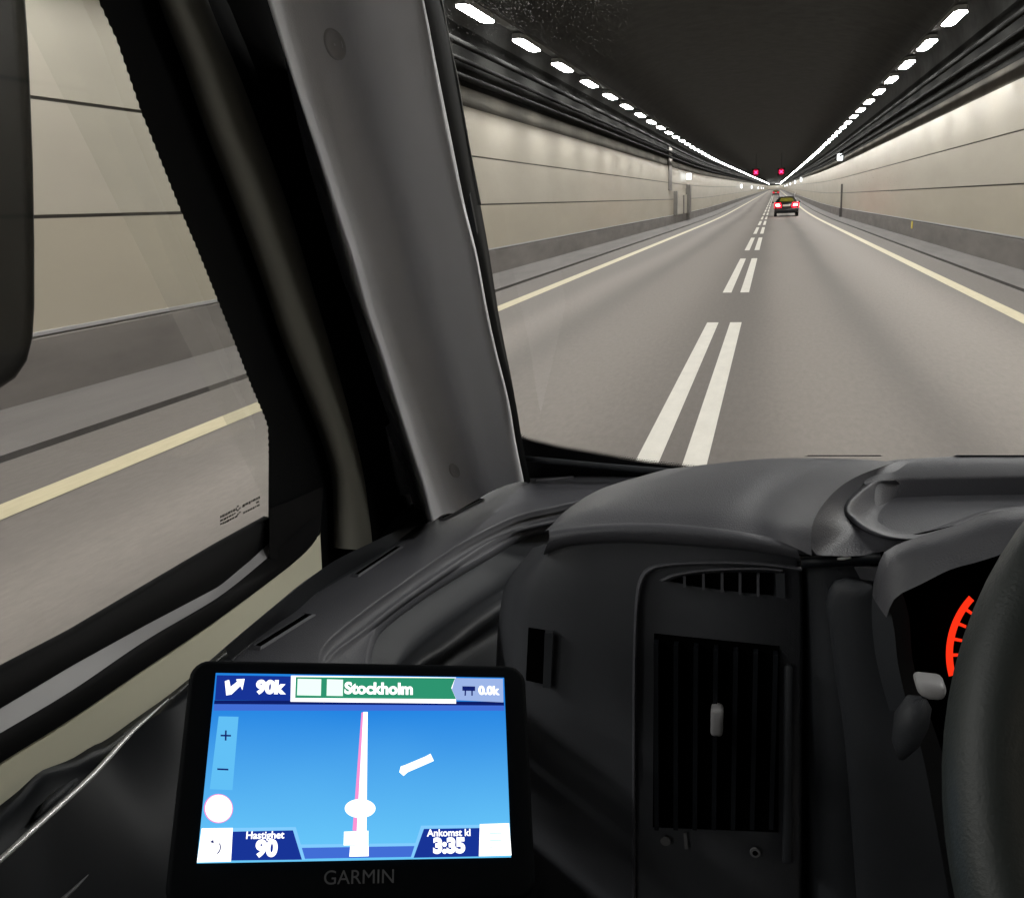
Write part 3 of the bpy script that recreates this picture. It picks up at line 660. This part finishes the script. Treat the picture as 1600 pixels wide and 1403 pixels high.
slot((402,1012), (482,962), .0042); slot((556,900), (622,856), .0034); slot((690,811), (752,781), .0028)
slot((838,752), (895,746), .002); slot((965,742), (1020,737), .002)

# --- instrument pod: rounded front face, lip, domed top
YF = .760
def facepts(pts, d=0.0): return px(ony, pts, YF + d)
lipT = [(858,828), (899,822), (955,817.5), (1030,817.5), (1092.5,822), (1155,830), (1217.5,842), (1246,848)]
lipB = [(850,862), (889,850), (955,845), (1030,846.5), (1092.5,851), (1155,856), (1217.5,865), (1250,873)]
sky = [(905,800), (967.5,767.5), (1030,744), (1086,728), (1155,719), (1230,712.5), (1300,711), (1380,711), (1490,711), (1600,712.5), (1760,716)]
top_b = [Vector((-.165, .80, -.243)), Vector((-.150, .86, -.251)), Vector((-.110, .93, -.252)), onz(1086, 728, -.25), onz(1155, 719, -.249), onz(1230, 712.5, -.249), onz(1290, 711, -.249)]
lt = px(ony, lipT, YF)
ridge = [onz(1268, 868, -.256), onz(1271, 815, -.235), onz(1302, 770, -.231), onz(1342, 743, -.236), onz(1400, 722, -.2465)]
hl = [ony(1200, 840, YF), onz(1198, 812, -.2465), onz(1222, 772, -.2455), onz(1268, 740, -.2465), onz(1330, 717, -.2485)]
pod = mark(loft('instrument_pod', [ [onz(855, 832, -.262), Vector((-.171, .79, -.258)), Vector((-.168, .85, -.262)), Vector((-.15, .93, -.266)), Vector((-.10, 1.02, -.27))],
      [lt[0], onz(905, 800, -.249), onz(967.5, 767.5, -.2485), onz(1030, 744, -.2485), onz(1086, 728, -.250)],
      [lt[2], onz(965, 795, -.2435), onz(1010, 770, -.2425), onz(1065, 744, -.2445), onz(1118, 724, -.249)],
      [lt[4], onz(1110, 800, -.2425), onz(1140, 772, -.2415), onz(1175, 744, -.2430), onz(1210, 716, -.248)],
      hl, ridge], 50, M_dash, van, cross=60))
# slope facing the driver, right of the ridge, then the tray
rim_o = [(1262,866), (1300,872), (1340,872), (1392,858), (1421,846), (1455,836), (1500,820), (1544,802), (1620,790)]
trim_ = [(1398,750), (1367,752), (1344,767), (1328,783), (1323,797), (1338,815), (1362,830), (1388,839), (1421.6,842), (1454.5,833), (1499,818), (1544,801), (1620,792)]
rimz = lambda pts, z, n=60: [onz(q.x, q.y, z) for q in RS(pts, n)]
loft('pod_slope', [[onz(1430,716,-.2480), onz(1400, 722, -.2465), onz(1342, 743, -.236), onz(1302, 770, -.231), onz(1271, 815, -.235), onz(1270, 862, -.255), onz(1300, 868, -.260), onz(1345, 868, -.262), onz(1395,858,-.26)],
     [onz(1440,740,-.250), onz(1398, 746, -.250), onz(1360, 750, -.251), onz(1340, 766, -.251), onz(1321, 790, -.252), onz(1326, 812, -.252), onz(1352, 831, -.253), onz(1386, 842, -.254), onz(1421, 843, -.255)]], 60, M_dash, pod, cross=12)
loft('storage_tray', [rimz([(x - (5 if x < 1400 else 0), y + (2 if y > 790 else -2)) for x, y in trim_], -.2515), rimz(trim_, -.2485), rimz([(x+4, y + (-1 if y > 800 else 2)) for x, y in trim_], -.2495),
     rimz([(1420,770), (1398,775), (1382,785), (1372,795), (1364,808), (1364,815), (1375,826), (1398,834), (1425,835), (1456,827), (1500,813), (1544,797), (1620,788)], -.266),
     rimz([(1440,790), (1430,792), (1420,796), (1412,800), (1408,806), (1408,812), (1415,818), (1428,822), (1440,822), (1470,815), (1510,803), (1550,792), (1620,785)], -.268)], 80, M_dash, pod, cross=24, curve=False)
loft('tray_floor', [[onz(1366, 806, -.2668), onz(1374, 795, -.2668), onz(1398, 777, -.2668), onz(1480, 774, -.2668), onz(1600, 772, -.2668), onz(1700, 772, -.2668)], [onz(1375, 828, -.2676), onz(1385, 832, -.2676), onz(1410, 836, -.2676), onz(1500, 815, -.2676), onz(1620, 790, -.2676), onz(1720, 780, -.2676)]], 30, M_dash, pod)
loft('tray_back', [[onz(x, y, -.2485) for x, y in ((1340,728), (1400,718), (1490,713), (1600,713), (1780,716))], [onz(x, y, -.2478) for x, y in ((1345,752), (1398,746), (1480,744), (1600,742), (1780,742))], [onz(x, y, -.2515) for x, y in ((1360,760), (1400,752), (1480,750), (1600,748), (1780,748))], [onz(x, y, -.2672) for x, y in ((1366,800), (1398,778), (1480,775), (1600,773), (1780,772))]], 40, M_dash, pod, curve=False)
for x0, x1 in ((1262, 1376), (1494, 1640)):
    loft('demister_rim', [[onz(x0 - 6, 713, -.249), onz((x0+x1)/2, 713, -.249), onz(x1 + 4, 713, -.249)], [onz(x0, 712, -.2472), onz((x0+x1)/2, 712, -.2472), onz(x1, 712, -.2472)], [onz(x0, 711, -.2472), onz((x0+x1)/2, 711, -.2472), onz(x1, 711, -.2472)]], 12, M_dark, pod, curve=False)
# the lip and the front face
loft('pod_lip', [px(ony, [(x, y) for x, y in lipT], YF), px(ony, [(x, y + 4) for x, y in lipT], YF - .006), px(ony, [(x, y*.55 + z*.45) for (x, y), (_, z) in zip(lipT, lipB)], YF - .010), px(ony, lipB, YF - .006), px(ony, [(x, y + 5) for x, y in lipB], YF + .006)], 60, M_dash, pod, cross=16)
fL = [(850,850), (827,880), (812,900), (803,925), (796,977), (793,1033), (791,1120), (790,1250), (790,1480)]
fI = [(872,854), (858,872), (848,895), (839,915), (829,967), (825,1033), (823,1120), (822,1250), (822,1480)]
f3 = [(925,846), (915,880), (908,900), (905,925), (902,977), (900,1033), (900,1120), (900,1250), (900,1480)]
fR = [(1243,868), (1246,890), (1248,905), (1249,930), (1249,977), (1249,1033), (1248,1120), (1247,1250), (1246,1480)]
f2 = [(1100,848), (1100,880), (1100,900), (1100,925), (1100,977), (1100,1033), (1100,1120), (1100,1250), (1100,1480)]
face = mark(loft('vent_panel', [px(ony, [(x - 18, y + 6) for x, y in fL], YF + .10), px(ony, [(x, y) for x, y in fL], YF + .035), px(ony, [(x*.55+z*.45, y) for (x, y), (z, _) in zip(fL, fI)], YF + .010), px(ony, fI, YF + .002), px(ony, f3, YF), px(ony, f2, YF), px(ony, fR, YF), px(ony, [(x + 5, y) for x, y in fR], YF + .012), px(ony, [(x + 8, y) for x, y in fR], YF + .08)], 60, M_vent, van))
# raised surround of the air vents
s0 = [(1253,886), (1200,879), (1150,876), (1090,876), (1040,879), (1012,886), (999,902), (993,930), (990,985), (988,1100), (987,1480)]
s1 = [(1253,893), (1200,886), (1150,883), (1090,883), (1045,886), (1020,892), (1007,906), (1000,934), (996,985), (994,1100), (993,1480)]
loft('vent_surround', [px(ony, s0, YF - .001), px(ony, [(x*.5+z*.5, y*.5+w*.5) for (x, y), (z, w) in zip(s0, s1)], YF - .0075), px(ony, s1, YF - .004)], 90, M_dash, face, cross=9)
# small arched grille: pale cells between thin ribs
arch = [(1035,905), (1060,898), (1095,893), (1140,890), (1190,889), (1222,892), (1226,900), (1226,932), (1205,933), (1160,926), (1110,918), (1065,912)]
loft('vent_hood', [px(ony, [(1030,906), (1052,896), (1095,889), (1140,886), (1190,886), (1224,889)], YF - .003), px(ony, [(1034,908), (1056,899), (1095,892.5), (1140,889.5), (1190,889), (1222,892)], YF - .011), px(ony, [(1044,909), (1062,902), (1097,897), (1140,894.5), (1190,894), (1218,896)], YF - .002)], 40, M_dash, face, cross=8)
for cx0, cx1, t0, t1, b0, b1 in ((1045, 1068, 904, 899, 908, 912), (1072, 1097, 898, 896, 914, 917.5), (1102, 1126, 895.5, 895, 918, 921), (1131, 1154, 894.5, 894.5, 922, 924.5), (1159, 1182, 894.5, 895, 925.5, 927), (1187, 1208, 895, 896, 928, 930)):
    MB().prism([ony(cx0, t0, YF - .0025), ony(cx1, t1, YF - .0025), ony(cx1, b1, YF - .0025), ony(cx0, b0, YF - .0025)], (0, .001, 0)).build('vent_cell', M_void, face)
for rx, ra, rb in ((1070, 897, 915), (1099.5, 894, 919), (1128.5, 893, 923), (1156.5, 893, 926), (1184.5, 894, 929)):
    MB().prism([ony(rx - 2, ra, YF - .003), ony(rx + 2, ra, YF - .003), ony(rx + 2, rb, YF - .003), ony(rx - 2, rb, YF - .003)], (0, -.004, 0)).build('vent_rib', M_dash, face)
MB().prism(px(ony, [(1212,894), (1226,893), (1227,933), (1213,930)], YF - .003), (0, -.003, 0)).build('vent_tab', M_dash_shade, face)
# tall lower grille
MB().prism(px(ony, [(1022,990), (1218,1010), (1216,1300), (1020,1292)], YF - .0022), (0, .001, 0)).build('vent_cavity', M_void, face)
for k in range(7):
    x = 1026 + k*31; yt = 1000 + k*3
    a, c = ony(x, yt, YF - .004), ony(x - 2, 1290, YF - .004)
    MB().box((a.x - .0018, YF - .010, c.z), (a.x + .0018, YF - .002, a.z)).build('vent_slat', M_dark, face)
kn = ony(1120, 1127, YF - .016)
bevel(MB().box((kn.x - .0048, YF - .020, kn.z - .012), (kn.x + .0048, YF - .006, kn.z + .012)).build('vent_slider', M_ledge, face), .003)
for (x, y, r) in ((1040, 1312, .0042), (1180, 1330, .0042)):
    c = ony(x, y, YF - .004)
    MB().tube([c, c + Vector((0, -.002, 0))], r, 16).build('vent_symbol', M_mark, face)
    if x > 1100: MB().tube([c + Vector((0, -.002, 0)), c + Vector((0, -.0024, 0))], r*.55, 12).build('vent_symbol', M_void, face)
MB().prism(px(ony, [(1068,1300), (1073,1300), (1075,1325), (1070,1325)], YF - .004), (0, -.001, 0)).build('vent_symbol', M_mark, face)
bevel(MB().prism(px(ony, [(1225,1035), (1240,1035), (1238,1345), (1222,1345)], YF - .002), (0, -.006, 0)).build('vent_frame', M_dash_shade, face), .003)
# edge highlights of the card slot left of the vent
MB().prism(px(ony, [(853,985), (866,985), (862,1070), (850,1070)], YF - .001), (0, -.005, 0)).build('slot_edge', M_dash_shade, face)
MB().prism(px(ony, [(826,980), (852,984), (850,1068), (822,1062)], YF - .0005), (0, -.001, 0)).build('slot_cavity', M_void, face)

# --- right of the pod: column shroud, instrument cluster, stalk, steering wheel
clus = mark(loft('cluster_hood', [px(ony, [(1363,930), (1364,915), (1370,890), (1378,868), (1389,857), (1421,843), (1455,833), (1500,818), (1544,801), (1600,793), (1700,780), (1900,775), (2080,800), (2200,860), (2240,980)], .715),
     px(ony, [(1368,940), (1372,922), (1378,900), (1386,882), (1398,870), (1430,860), (1465,852), (1508,838), (1552,822), (1606,812), (1705,800), (1900,795), (2070,820), (2180,875), (2215,985)], .690),
     px(ony, [(1385,965), (1392,945), (1400,932), (1406,928), (1440,912), (1484,890), (1520,880), (1553,870), (1580,860), (1610,850), (1705,835), (1890,830), (2050,850), (2150,900), (2180,990)], .675),
     ], 50, M_dash, van, cross=20))
loft('cluster_lining', [px(ony, [(1385,965), (1392,945), (1400,932), (1406,928), (1440,912), (1484,890), (1520,880), (1553,870), (1580,860), (1610,850), (1705,835), (1890,830), (2050,850), (2150,900), (2180,990)], .6755), px(ony, [(1365,935), (1368,915), (1374,895), (1382,875), (1393,868), (1425,856), (1460,846), (1504,830), (1548,814), (1604,806), (1705,793), (1890,790), (2050,810), (2150,880), (2180,980)], .80)], 40, M_void, clus)
loft('cluster_hood_side', [px(ony, [(1363,925), (1362,960), (1366,1010), (1376,1060), (1390,1110)], .715), px(ony, [(1393,960), (1398,990), (1402,1030), (1410,1070), (1420,1110)], .70)], 24, M_dash_shade, clus)
loft('cluster_lining', [px(ony, [(1393,960), (1398,990), (1402,1030), (1410,1070), (1420,1110)], .7005), px(ony, [(1380,955), (1385,990), (1390,1030), (1395,1070), (1400,1110)], .80)], 24, M_void, clus)
MB().poly(px(ony, [(1360,850), (1760,760), (2300,760), (2300,1600), (1360,1500)], .80)).build('cluster_back', M_void, clus)
M_gauge = emit('lit red gauge scale', (1.0, .032, .008), 1.1)
g = MB(); gc = Vector((1612, 1022)); 
def gp(r, a): return ony(gc.x + r*math.cos(a), gc.y - r*math.sin(a), .785)
ang = [math.radians(137 + k*2.9) for k in range(21)]
for a, c in zip(ang, ang[1:]): g.poly([gp(134, a), gp(134, c), gp(123, c), gp(123, a)])
for k in range(3, 20, 4):
    a = ang[k]; w_ = math.radians(1.2); g.poly([gp(124, a - w_), gp(124, a + w_), gp(111, a + w_), gp(111, a - w_)])
g.build('gauge_scale', M_gauge, clus)
col = mark(loft('column_shroud', [px(ony, [(1225,890), (1225,960), (1225,1050), (1226,1200), (1228,1480)], .86), px(ony, [(1252,890), (1253,960), (1254,1050), (1256,1200), (1258,1480)], .80), px(ony, [(1262,885), (1266,960), (1270,1050), (1276,1200), (1282,1480)], .765), px(ony, [(1300,884), (1303,960), (1312,1050), (1320,1200), (1325,1480)], .765), px(ony, [(1362,884), (1366,960), (1372,1050), (1400,1200), (1420,1480)], .775), px(ony, [(1400,900), (1420,960), (1430,1050), (1480,1200), (1560,1480)], .79)], 30, M_dash_shade, van))
loft('shroud_bulge', [px(ony, [(1345,1500), (1322,1180), (1304,1050), (1296,979), (1290,949.5), (1296,916.5), (1305,906), (1329,901), (1362,910)], .763), px(ony, [(1351,1500), (1329,1180), (1311,1050), (1302,979), (1297,950), (1302,920), (1310,911), (1331,906), (1362,915)], .752), px(ony, [(1395,1500), (1364,1180), (1347,1060), (1340,990), (1338,960), (1338,935), (1341,925), (1348,920), (1366,918)], .747), px(ony, [(1500,1500), (1442,1180), (1405,1060), (1385,990), (1380,960), (1376,940), (1374,930), (1374,925), (1374,922)], .750)], 40, M_dash_shade, col, cross=12)
MB().prism(px(ony, [(1335,888), (1374,887), (1368,908), (1345,905)], .757), (0, .004, 0)).build('shroud_bulge', M_dash, col)  # small paler patch laid over the shroud
MB().tube(px(ony, [(1252,879), (1290,877), (1330,874), (1376,872)], .757), .0042, 10).build('hinge_bar', M_dark, col, True)
MB().tube(px(ony, [(1308,873), (1318,872), (1330,871)], .752), [.0008, .0014, .0008], 8).build('hinge_highlight', M_pale, col, True)  # pale bead stands in for the spot of highlight on the bar
MB().tube(px(ony, [(1408,1185), (1414,1160), (1424,1125), (1436,1098), (1446,1086)], .60), [.002, .008, .0105, .008, .001], 16).build('stalk', M_dash_shade, col, True)
bevel(MB().prism(px(ony, [(1430,1068), (1482,1074), (1478,1098), (1452,1096), (1436,1090)], .575), (0, .02, 0)).build('stalk_tip', M_ledge, col), .004)
# steering wheel rim: a full circle, only its near edge in the picture
wc = ray(1470 + 640, 1240) ; wdir = ray(1500, 1240)
p_l = ray(1474, 1250) * .46; axis = Vector((0, -.80, .60)).normalized()
RW = .19; centre = p_l + Vector((1, 0, 0)) * (RW + .016)
e1 = Vector((1, 0, 0)); e2 = axis.cross(e1).normalized()
vv = []; nM, nm = 96, 16
for i in range(nM):
    a = 2*math.pi*i/nM; dr = e1*math.cos(a) + e2*math.sin(a); c = centre + dr*RW
    for k in range(nm):
        t = 2*math.pi*k/nm; vv.append(c + dr*.0165*math.cos(t) + axis*.019*math.sin(t))
ff = [(i*nm+k, ((i+1) % nM)*nm+k, ((i+1) % nM)*nm+(k+1) % nm, i*nm+(k+1) % nm) for i in range(nM) for k in range(nm)]
M_wheel = mat('black leather steering wheel', (.022, .027, .025), .5, bump=.2, bscale=700)
swh = mark(mesh_obj('steering_wheel', vv, ff, M_wheel, van, True))
hub = MB().tube([centre - axis*.05, centre - axis*.01], [.075, .062], 32); hub.build('wheel_hub', M_dash_shade, swh, True)
for a in (math.radians(8), math.radians(172), math.radians(250), math.radians(290)):
    dr = e1*math.cos(a) + e2*math.sin(a)
    MB().tube([centre + dr*.05 - axis*.03, centre + dr*(RW - .01) - axis*.006], [.022, .013], 10).build('wheel_spoke', M_dash_shade, swh, True)

dp = MB().prism([(.335, .742, -.52), (.335, .742, -.285), (.335, .755, -.265), (.335, .78, -.252), (.335, 1.0, -.249), (.335, 1.10, -.262), (.335, 1.22, -.30), (.335, 1.22, -.52)], (1.165, 0, 0)).build('dashboard_top', M_dash, pod)
bevel(dp, .012)
# --- lower body of the cab and its shell (roof, bulkhead, far door) that keep the cab dark
low = mark(MB().prism([(-.40, 1.36, -.475), (-.40, .80, -.50), (-.40, .78, -1.0), (-.40, 1.36, -1.0)], (1.9, 0, 0)).build('lower_dashboard', M_dark, van))
MB().poly([(-.45, 1.26, -.376), (1.6, 1.26, -.376), (1.6, 1.40, -.39), (-.45, 1.40, -.39)]).build('scuttle', M_dark, low)
M_liner = mat('light grey headlining', (.45, .45, .44), .9, var=.05, scale=20)
MB().box((-.50, -1.2, .85), (1.55, .60, .90)).build('roof', M_liner, van)
sh = MB()
sh.box((-.50, -1.25, -1.0), (1.55, -1.2, .85)); sh.box((-.50, -1.2, -1.05), (1.55, 1.45, -1.0))
sh.box((1.50, -1.2, -1.0), (1.55, 1.4, -.15)); sh.box((1.50, -1.2, .55), (1.55, .85, .85)); sh.box((1.50, -1.2, -.15), (1.55, -1.0, .55))
sh.box((-.50, -1.2, -1.0), (-.43, 1.4, -.36)); sh.box((-.50, -1.2, -.36), (-.43, -1.1, .85)); sh.box((-.50, -1.1, .70), (-.43, .62, .85))
sh.box((-.50, 1.36, -1.0), (1.55, 1.42, -.40))
sh.build('cab_shell', M_shell, van)
# --- door mirror outside the side window
mo = [(-120,-80), (-60,-140), (30,-120), (44,-40), (46,0), (50,60), (54,150), (58,260), (60,380), (60,480), (57,530), (48,565), (30,592), (0,612), (-60,640), (-150,640), (-220,560), (-230,200)]
mir = MB().prism(px(ony, mo, .84), (-.16, .13, -.02)).build('door_mirror', M_gloss, van); bevel(mir, .018, 4); mark(mir)
MB().tube([(-.50, .55, -.42), (-.75, .70, -.40), (-.95, .86, -.22)], .03, 12).build('mirror_arm', M_gloss, mir, True)

# ------------------------------------------------------------------ navigation device
TL, TR, BR, BL = Vector((-.2773, .4337, -.2319)), Vector((-.1384, .4967, -.2536)), Vector((-.1220, .4368, -.3226)), Vector((-.2608, .3738, -.3009))
U = (TR - TL).normalized(); V = (BL - TL); V = (V - U*V.dot(U)).normalized(); N = U.cross(V)
if N.dot(TL) > 0: N = -N
SW, SH = (TR - TL).length, (BL - TL).length
gps = prop(empty('navigation_device', TL + UPV), 'black navigation device with a lit blue map screen in front of the dashboard', 'navigation device')
def gq(u, v, h=0): return U*u*SW + V*v*SH + N*h
def rrect(u0, v0, u1, v1, r, h, n=6):
    rx, ry = r/SW, r/SH; out = []
    for cx_, cy_, a0 in ((u1-rx, v0+ry, -90), (u1-rx, v1-ry, 0), (u0+rx, v1-ry, 90), (u0+rx, v0+ry, 180)):
        for k in range(n+1):
            a = math.radians(a0 + 90*k/n); out.append(gq(cx_ + rx*math.cos(a), cy_ + ry*math.sin(a), h))
    return out
body = MB().prism(rrect(-.088, -.085, 1.085, 1.215, .010, -.0015), -N*.018).build('body', M_gps, gps, off=Z0); bevel(body, .003)
def flat(name, pts, m, parent, h): return MB().poly([gq(u, v, h) for u, v in pts]).build(name, m, parent, off=Z0)
M_map = bpy.data.materials.new('lit map'); M_map.use_nodes = True; nt = M_map.node_tree; nd = nt.nodes; lk = nt.links; nd.remove(nd['Principled BSDF'])
em = nd.new('ShaderNodeEmission'); uvn = nd.new('ShaderNodeUVMap'); uvn.uv_map = 'screen'; nz = nd.new('ShaderNodeTexNoise'); nz.inputs['Scale'].default_value = 1.6; nz.inputs['Detail'].default_value = 2
cr = nd.new('ShaderNodeValToRGB'); cr.color_ramp.elements[0].color = (*srgb(34, 132, 226), 1); cr.color_ramp.elements[1].color = (*srgb(108, 204, 252), 1)
cr.color_ramp.elements[0].position = .25; cr.color_ramp.elements[1].position = .80; nz.inputs['Scale'].default_value = .9
lk.new(uvn.outputs[0], nz.inputs['Vector']); sv = nd.new('ShaderNodeSeparateXYZ'); lk.new(uvn.outputs[0], sv.inputs[0])
mn = nd.new('ShaderNodeMath'); mn.operation = 'MULTIPLY'; mn.inputs[1].default_value = .22; lk.new(nz.outputs[0], mn.inputs[0])
ma = nd.new('ShaderNodeMath'); ma.operation = 'MULTIPLY_ADD'; ma.inputs[1].default_value = .62; lk.new(sv.outputs[1], ma.inputs[0]); lk.new(mn.outputs[0], ma.inputs[2])
mb_ = nd.new('ShaderNodeMath'); mb_.operation = 'SUBTRACT'; mb_.inputs[1].default_value = -.05; lk.new(ma.outputs[0], mb_.inputs[0]); lk.new(mb_.outputs[0], cr.inputs[0]); lk.new(cr.outputs[0], em.inputs[0]); lk.new(em.outputs[0], nd['Material Output'].inputs[0])
scr = flat('screen', [(0,0), (1,0), (1,1), (0,1)], M_map, gps, .0006)
uvl = scr.data.uv_layers.new(name='screen')
for lp in scr.data.loops: uvl.data[lp.index].uv = ((0,0), (1,0), (1,1), (0,1))[lp.vertex_index]
e_white = emit('screen white', (1, 1, 1), 1.6); e_navy = emit('screen navy', srgb(24, 52, 150)); e_deep = emit('screen deep blue', srgb(14, 30, 104))
e_grn = emit('screen green', srgb(46, 148, 112)); e_pale = emit('screen pale blue', srgb(158, 182, 232)); e_cyan = emit('screen cyan button', srgb(98, 192, 246))
e_mag = emit('screen magenta', srgb(252, 150, 214)); e_ink = emit('screen dark ink', srgb(18, 34, 110)); e_band = emit('screen blue band', srgb(66, 110, 214)); e_edge = emit('screen outline', srgb(130, 205, 255))
e_mint = emit('screen mint', srgb(225, 250, 235), 1.2)
# uv of a photo pixel on the screen plane
def suv(x, y):
    r = ray(x, y); q = r * (TL.dot(N) / r.dot(N)) - TL; return q.dot(U)/SW, q.dot(V)/SH
k1 = 590/1600
def cpx(x, y): return suv(260 + x*k1, 1000 + y*k1)     # measured on an enlarged view of the screen
def shape(name, pts, m, h): return flat(name, [cpx(*p) for p in pts], m, scr, h)
shape('status_bar', [(214,150), (530,155), (530,258), (206,255)], e_navy, .0009)
shape('status_bar', [(204,256), (1428,262), (1430,278), (202,272)], e_deep, .0009)
shape('status_bar', [(202,272), (1430,278), (1430,300), (201,300)], e_band, .0009)
shape('direction_sign', [(528,152), (1226,160), (1226,270), (526,262)], e_white, .0010)
shape('direction_sign', [(548,158), (1222,163), (1206,205), (1226,252), (545,247)], e_grn, .0012)
shape('road_shield', [(556,166), (656,168), (654,238), (553,236)], e_mint, .0014)
shape('road_shield', [(680,168), (748,170), (747,239), (678,238)], e_mint, .0014)
shape('distance_box', [(1222,163), (1424,166), (1426,266), (1228,256), (1208,210)], e_pale, .0014)
shape('motorway_icon', [(1252,198), (1306,199), (1306,218), (1252,217)], e_ink, .0016)
shape('motorway_icon', [(1262,217), (1268,217), (1267,238), (1261,238)], e_ink, .0016)
shape('motorway_icon', [(1290,217), (1296,217), (1296,238), (1290,238)], e_ink, .0016)
shape('zoom_button', [(222,324), (306,326), (280,636), (184,632)], e_cyan, .0010)
shape('zoom_sign', [(230,402), (274,403), (274,410), (230,409)], e_ink, .0012); shape('zoom_sign', [(249,384), (256,384), (255,427), (248,427)], e_ink, .0013)
shape('zoom_sign', [(216,544), (263,546), (263,553), (216,551)], e_ink, .0012)
shape('speed_disc', [(221 + 62*math.cos(t*math.pi/16), 714 + 62*math.sin(t*math.pi/16)) for t in range(32)], e_mag, .0010)
shape('speed_disc', [(222 + 57*math.cos(t*math.pi/16), 714 + 58*math.sin(t*math.pi/16)) for t in range(32)], e_white, .0012)
shape('route_line', [(826,308), (840,306), (812,810), (788,806)], e_mag, .0010)
shape('route_line', [(834,306), (852,306), (846,915), (800,915)], e_white, .0012)
shape('vehicle_marker', [(820 + 65*math.cos(t*math.pi/16), 714 + 40*math.sin(t*math.pi/16)) for t in range(32)], e_white, .0014)
shape('scale_bar', [(752,812), (855,808), (855,868), (750,870)], e_white, .0014)
shape('scale_bar', [(778,872), (856,870), (856,916), (774,918)], e_white, .0016)
shape('name_tag', [(992,536), (1010,530), (1096,494), (1118,482), (1132,512), (1110,522), (1022,560), (1004,576), (986,560)], e_white, .0010)
shape('lower_bar', [(566,868), (1060,862), (1040,918), (586,926)], e_band, .0009)
shape('lower_bar', [(566,866), (1062,860), (1060,872), (570,880)], e_edge, .0011)
shape('speed_field', [(270,796), (548,792), (588,930), (262,934)], e_edge, .0010); shape('speed_field', [(268,812), (536,806), (574,930), (262,934)], e_navy, .0012)
shape('arrival_field', [(1078,786), (1336,782), (1340,916), (1034,922)], e_edge, .0010); shape('arrival_field', [(1090,800), (1336,796), (1340,916), (1046,922)], e_navy, .0012)
shape('back_button', [(150,798), (282,796), (274,938), (130,942)], e_white, .0014)
shape('menu_button', [(1326,780), (1450,776), (1460,912), (1322,916)], e_white, .0014)
for yy in (818, 848, 876): shape('menu_line', [(1368,yy), (1416,yy-1), (1416,yy+2), (1368,yy+3)], e_edge, .0016)
shape('back_arrow', [(184,856), (200,846), (202,862)], e_ink, .0016)
shape('back_arrow', [(196 + r_*math.cos(math.radians(a)), 878 + r_*math.sin(math.radians(a))) for r_, a in [(36, -30 + 12*i) for i in range(8)]] + [(196 + r_*math.cos(math.radians(a)), 878 + r_*math.sin(math.radians(a))) for r_, a in [(31, 54 - 12*i) for i in range(8)]], e_ink, .0016)
shape('turn_arrow', [(248,176), (266,170), (272,200), (300,178), (296,168), (332,166), (322,214), (314,196), (276,232), (254,236)], e_white, .0012)
def text(name, body_, x, y, size, m, h, off=.0, parent=None):
    c = bpy.data.curves.new(name, 'FONT'); c.body = body_; c.size = size; c.offset = off; c.align_x = 'CENTER'; c.align_y = 'CENTER'; c.materials.append(m)
    o = bpy.data.objects.new(name, c); COL.objects.link(o); o.parent = parent or scr
    u, v = cpx(x, y); Mx = Matrix((U, -V, N)).transposed().to_4x4(); Mx.translation = gq(u, v, h); o.matrix_local = Mx
    bpy.context.view_layer.update()
    me = bpy.data.meshes.new_from_object(o.evaluated_get(bpy.context.evaluated_depsgraph_get()))
    q = bpy.data.objects.new(name, me); COL.objects.link(q); q.parent = o.parent; q.matrix_local = Mx
    bpy.data.objects.remove(o); bpy.data.curves.remove(c); q.name = name
    return q
text('direction_text', 'Stockholm', 900, 210, .0085, e_white, .0016, .00035)
text('distance_text', '90k', 438, 204, .0092, e_white, .0014, .0006)
text('distance_text', '0.0k', 1362, 218, .0064, e_white, .0018, .0003)
text('speed_text', 'Hastighet', 418, 828, .0048, e_white, .0016, .00010)
text('speed_text', '90', 424, 886, .0100, e_white, .0018, .0006)
text('arrival_text', 'Ankomst kl', 1196, 818, .0048, e_white, .0016, .00010)
text('arrival_text', '3:35', 1196, 874, .0095, e_white, .0018, .0006)
text('logo', 'GARMIN', 818, 1005, .0092, M_logo, .0002, .0, gps)
# windscreen mount behind the device
mt = MB().tube([(TR + BL)/2 - N*.018 - TL, (TR + BL)/2 - N*.05 + Vector((0, .03, -.05)) - TL, Vector((-.20, .62, -.40)) - TL], [.016, .012, .02], 14).build('mount_arm', M_dark, gps, True, off=Z0)
for o in bpy.data.objects:
    if 'in_van' in o: del o['in_van']
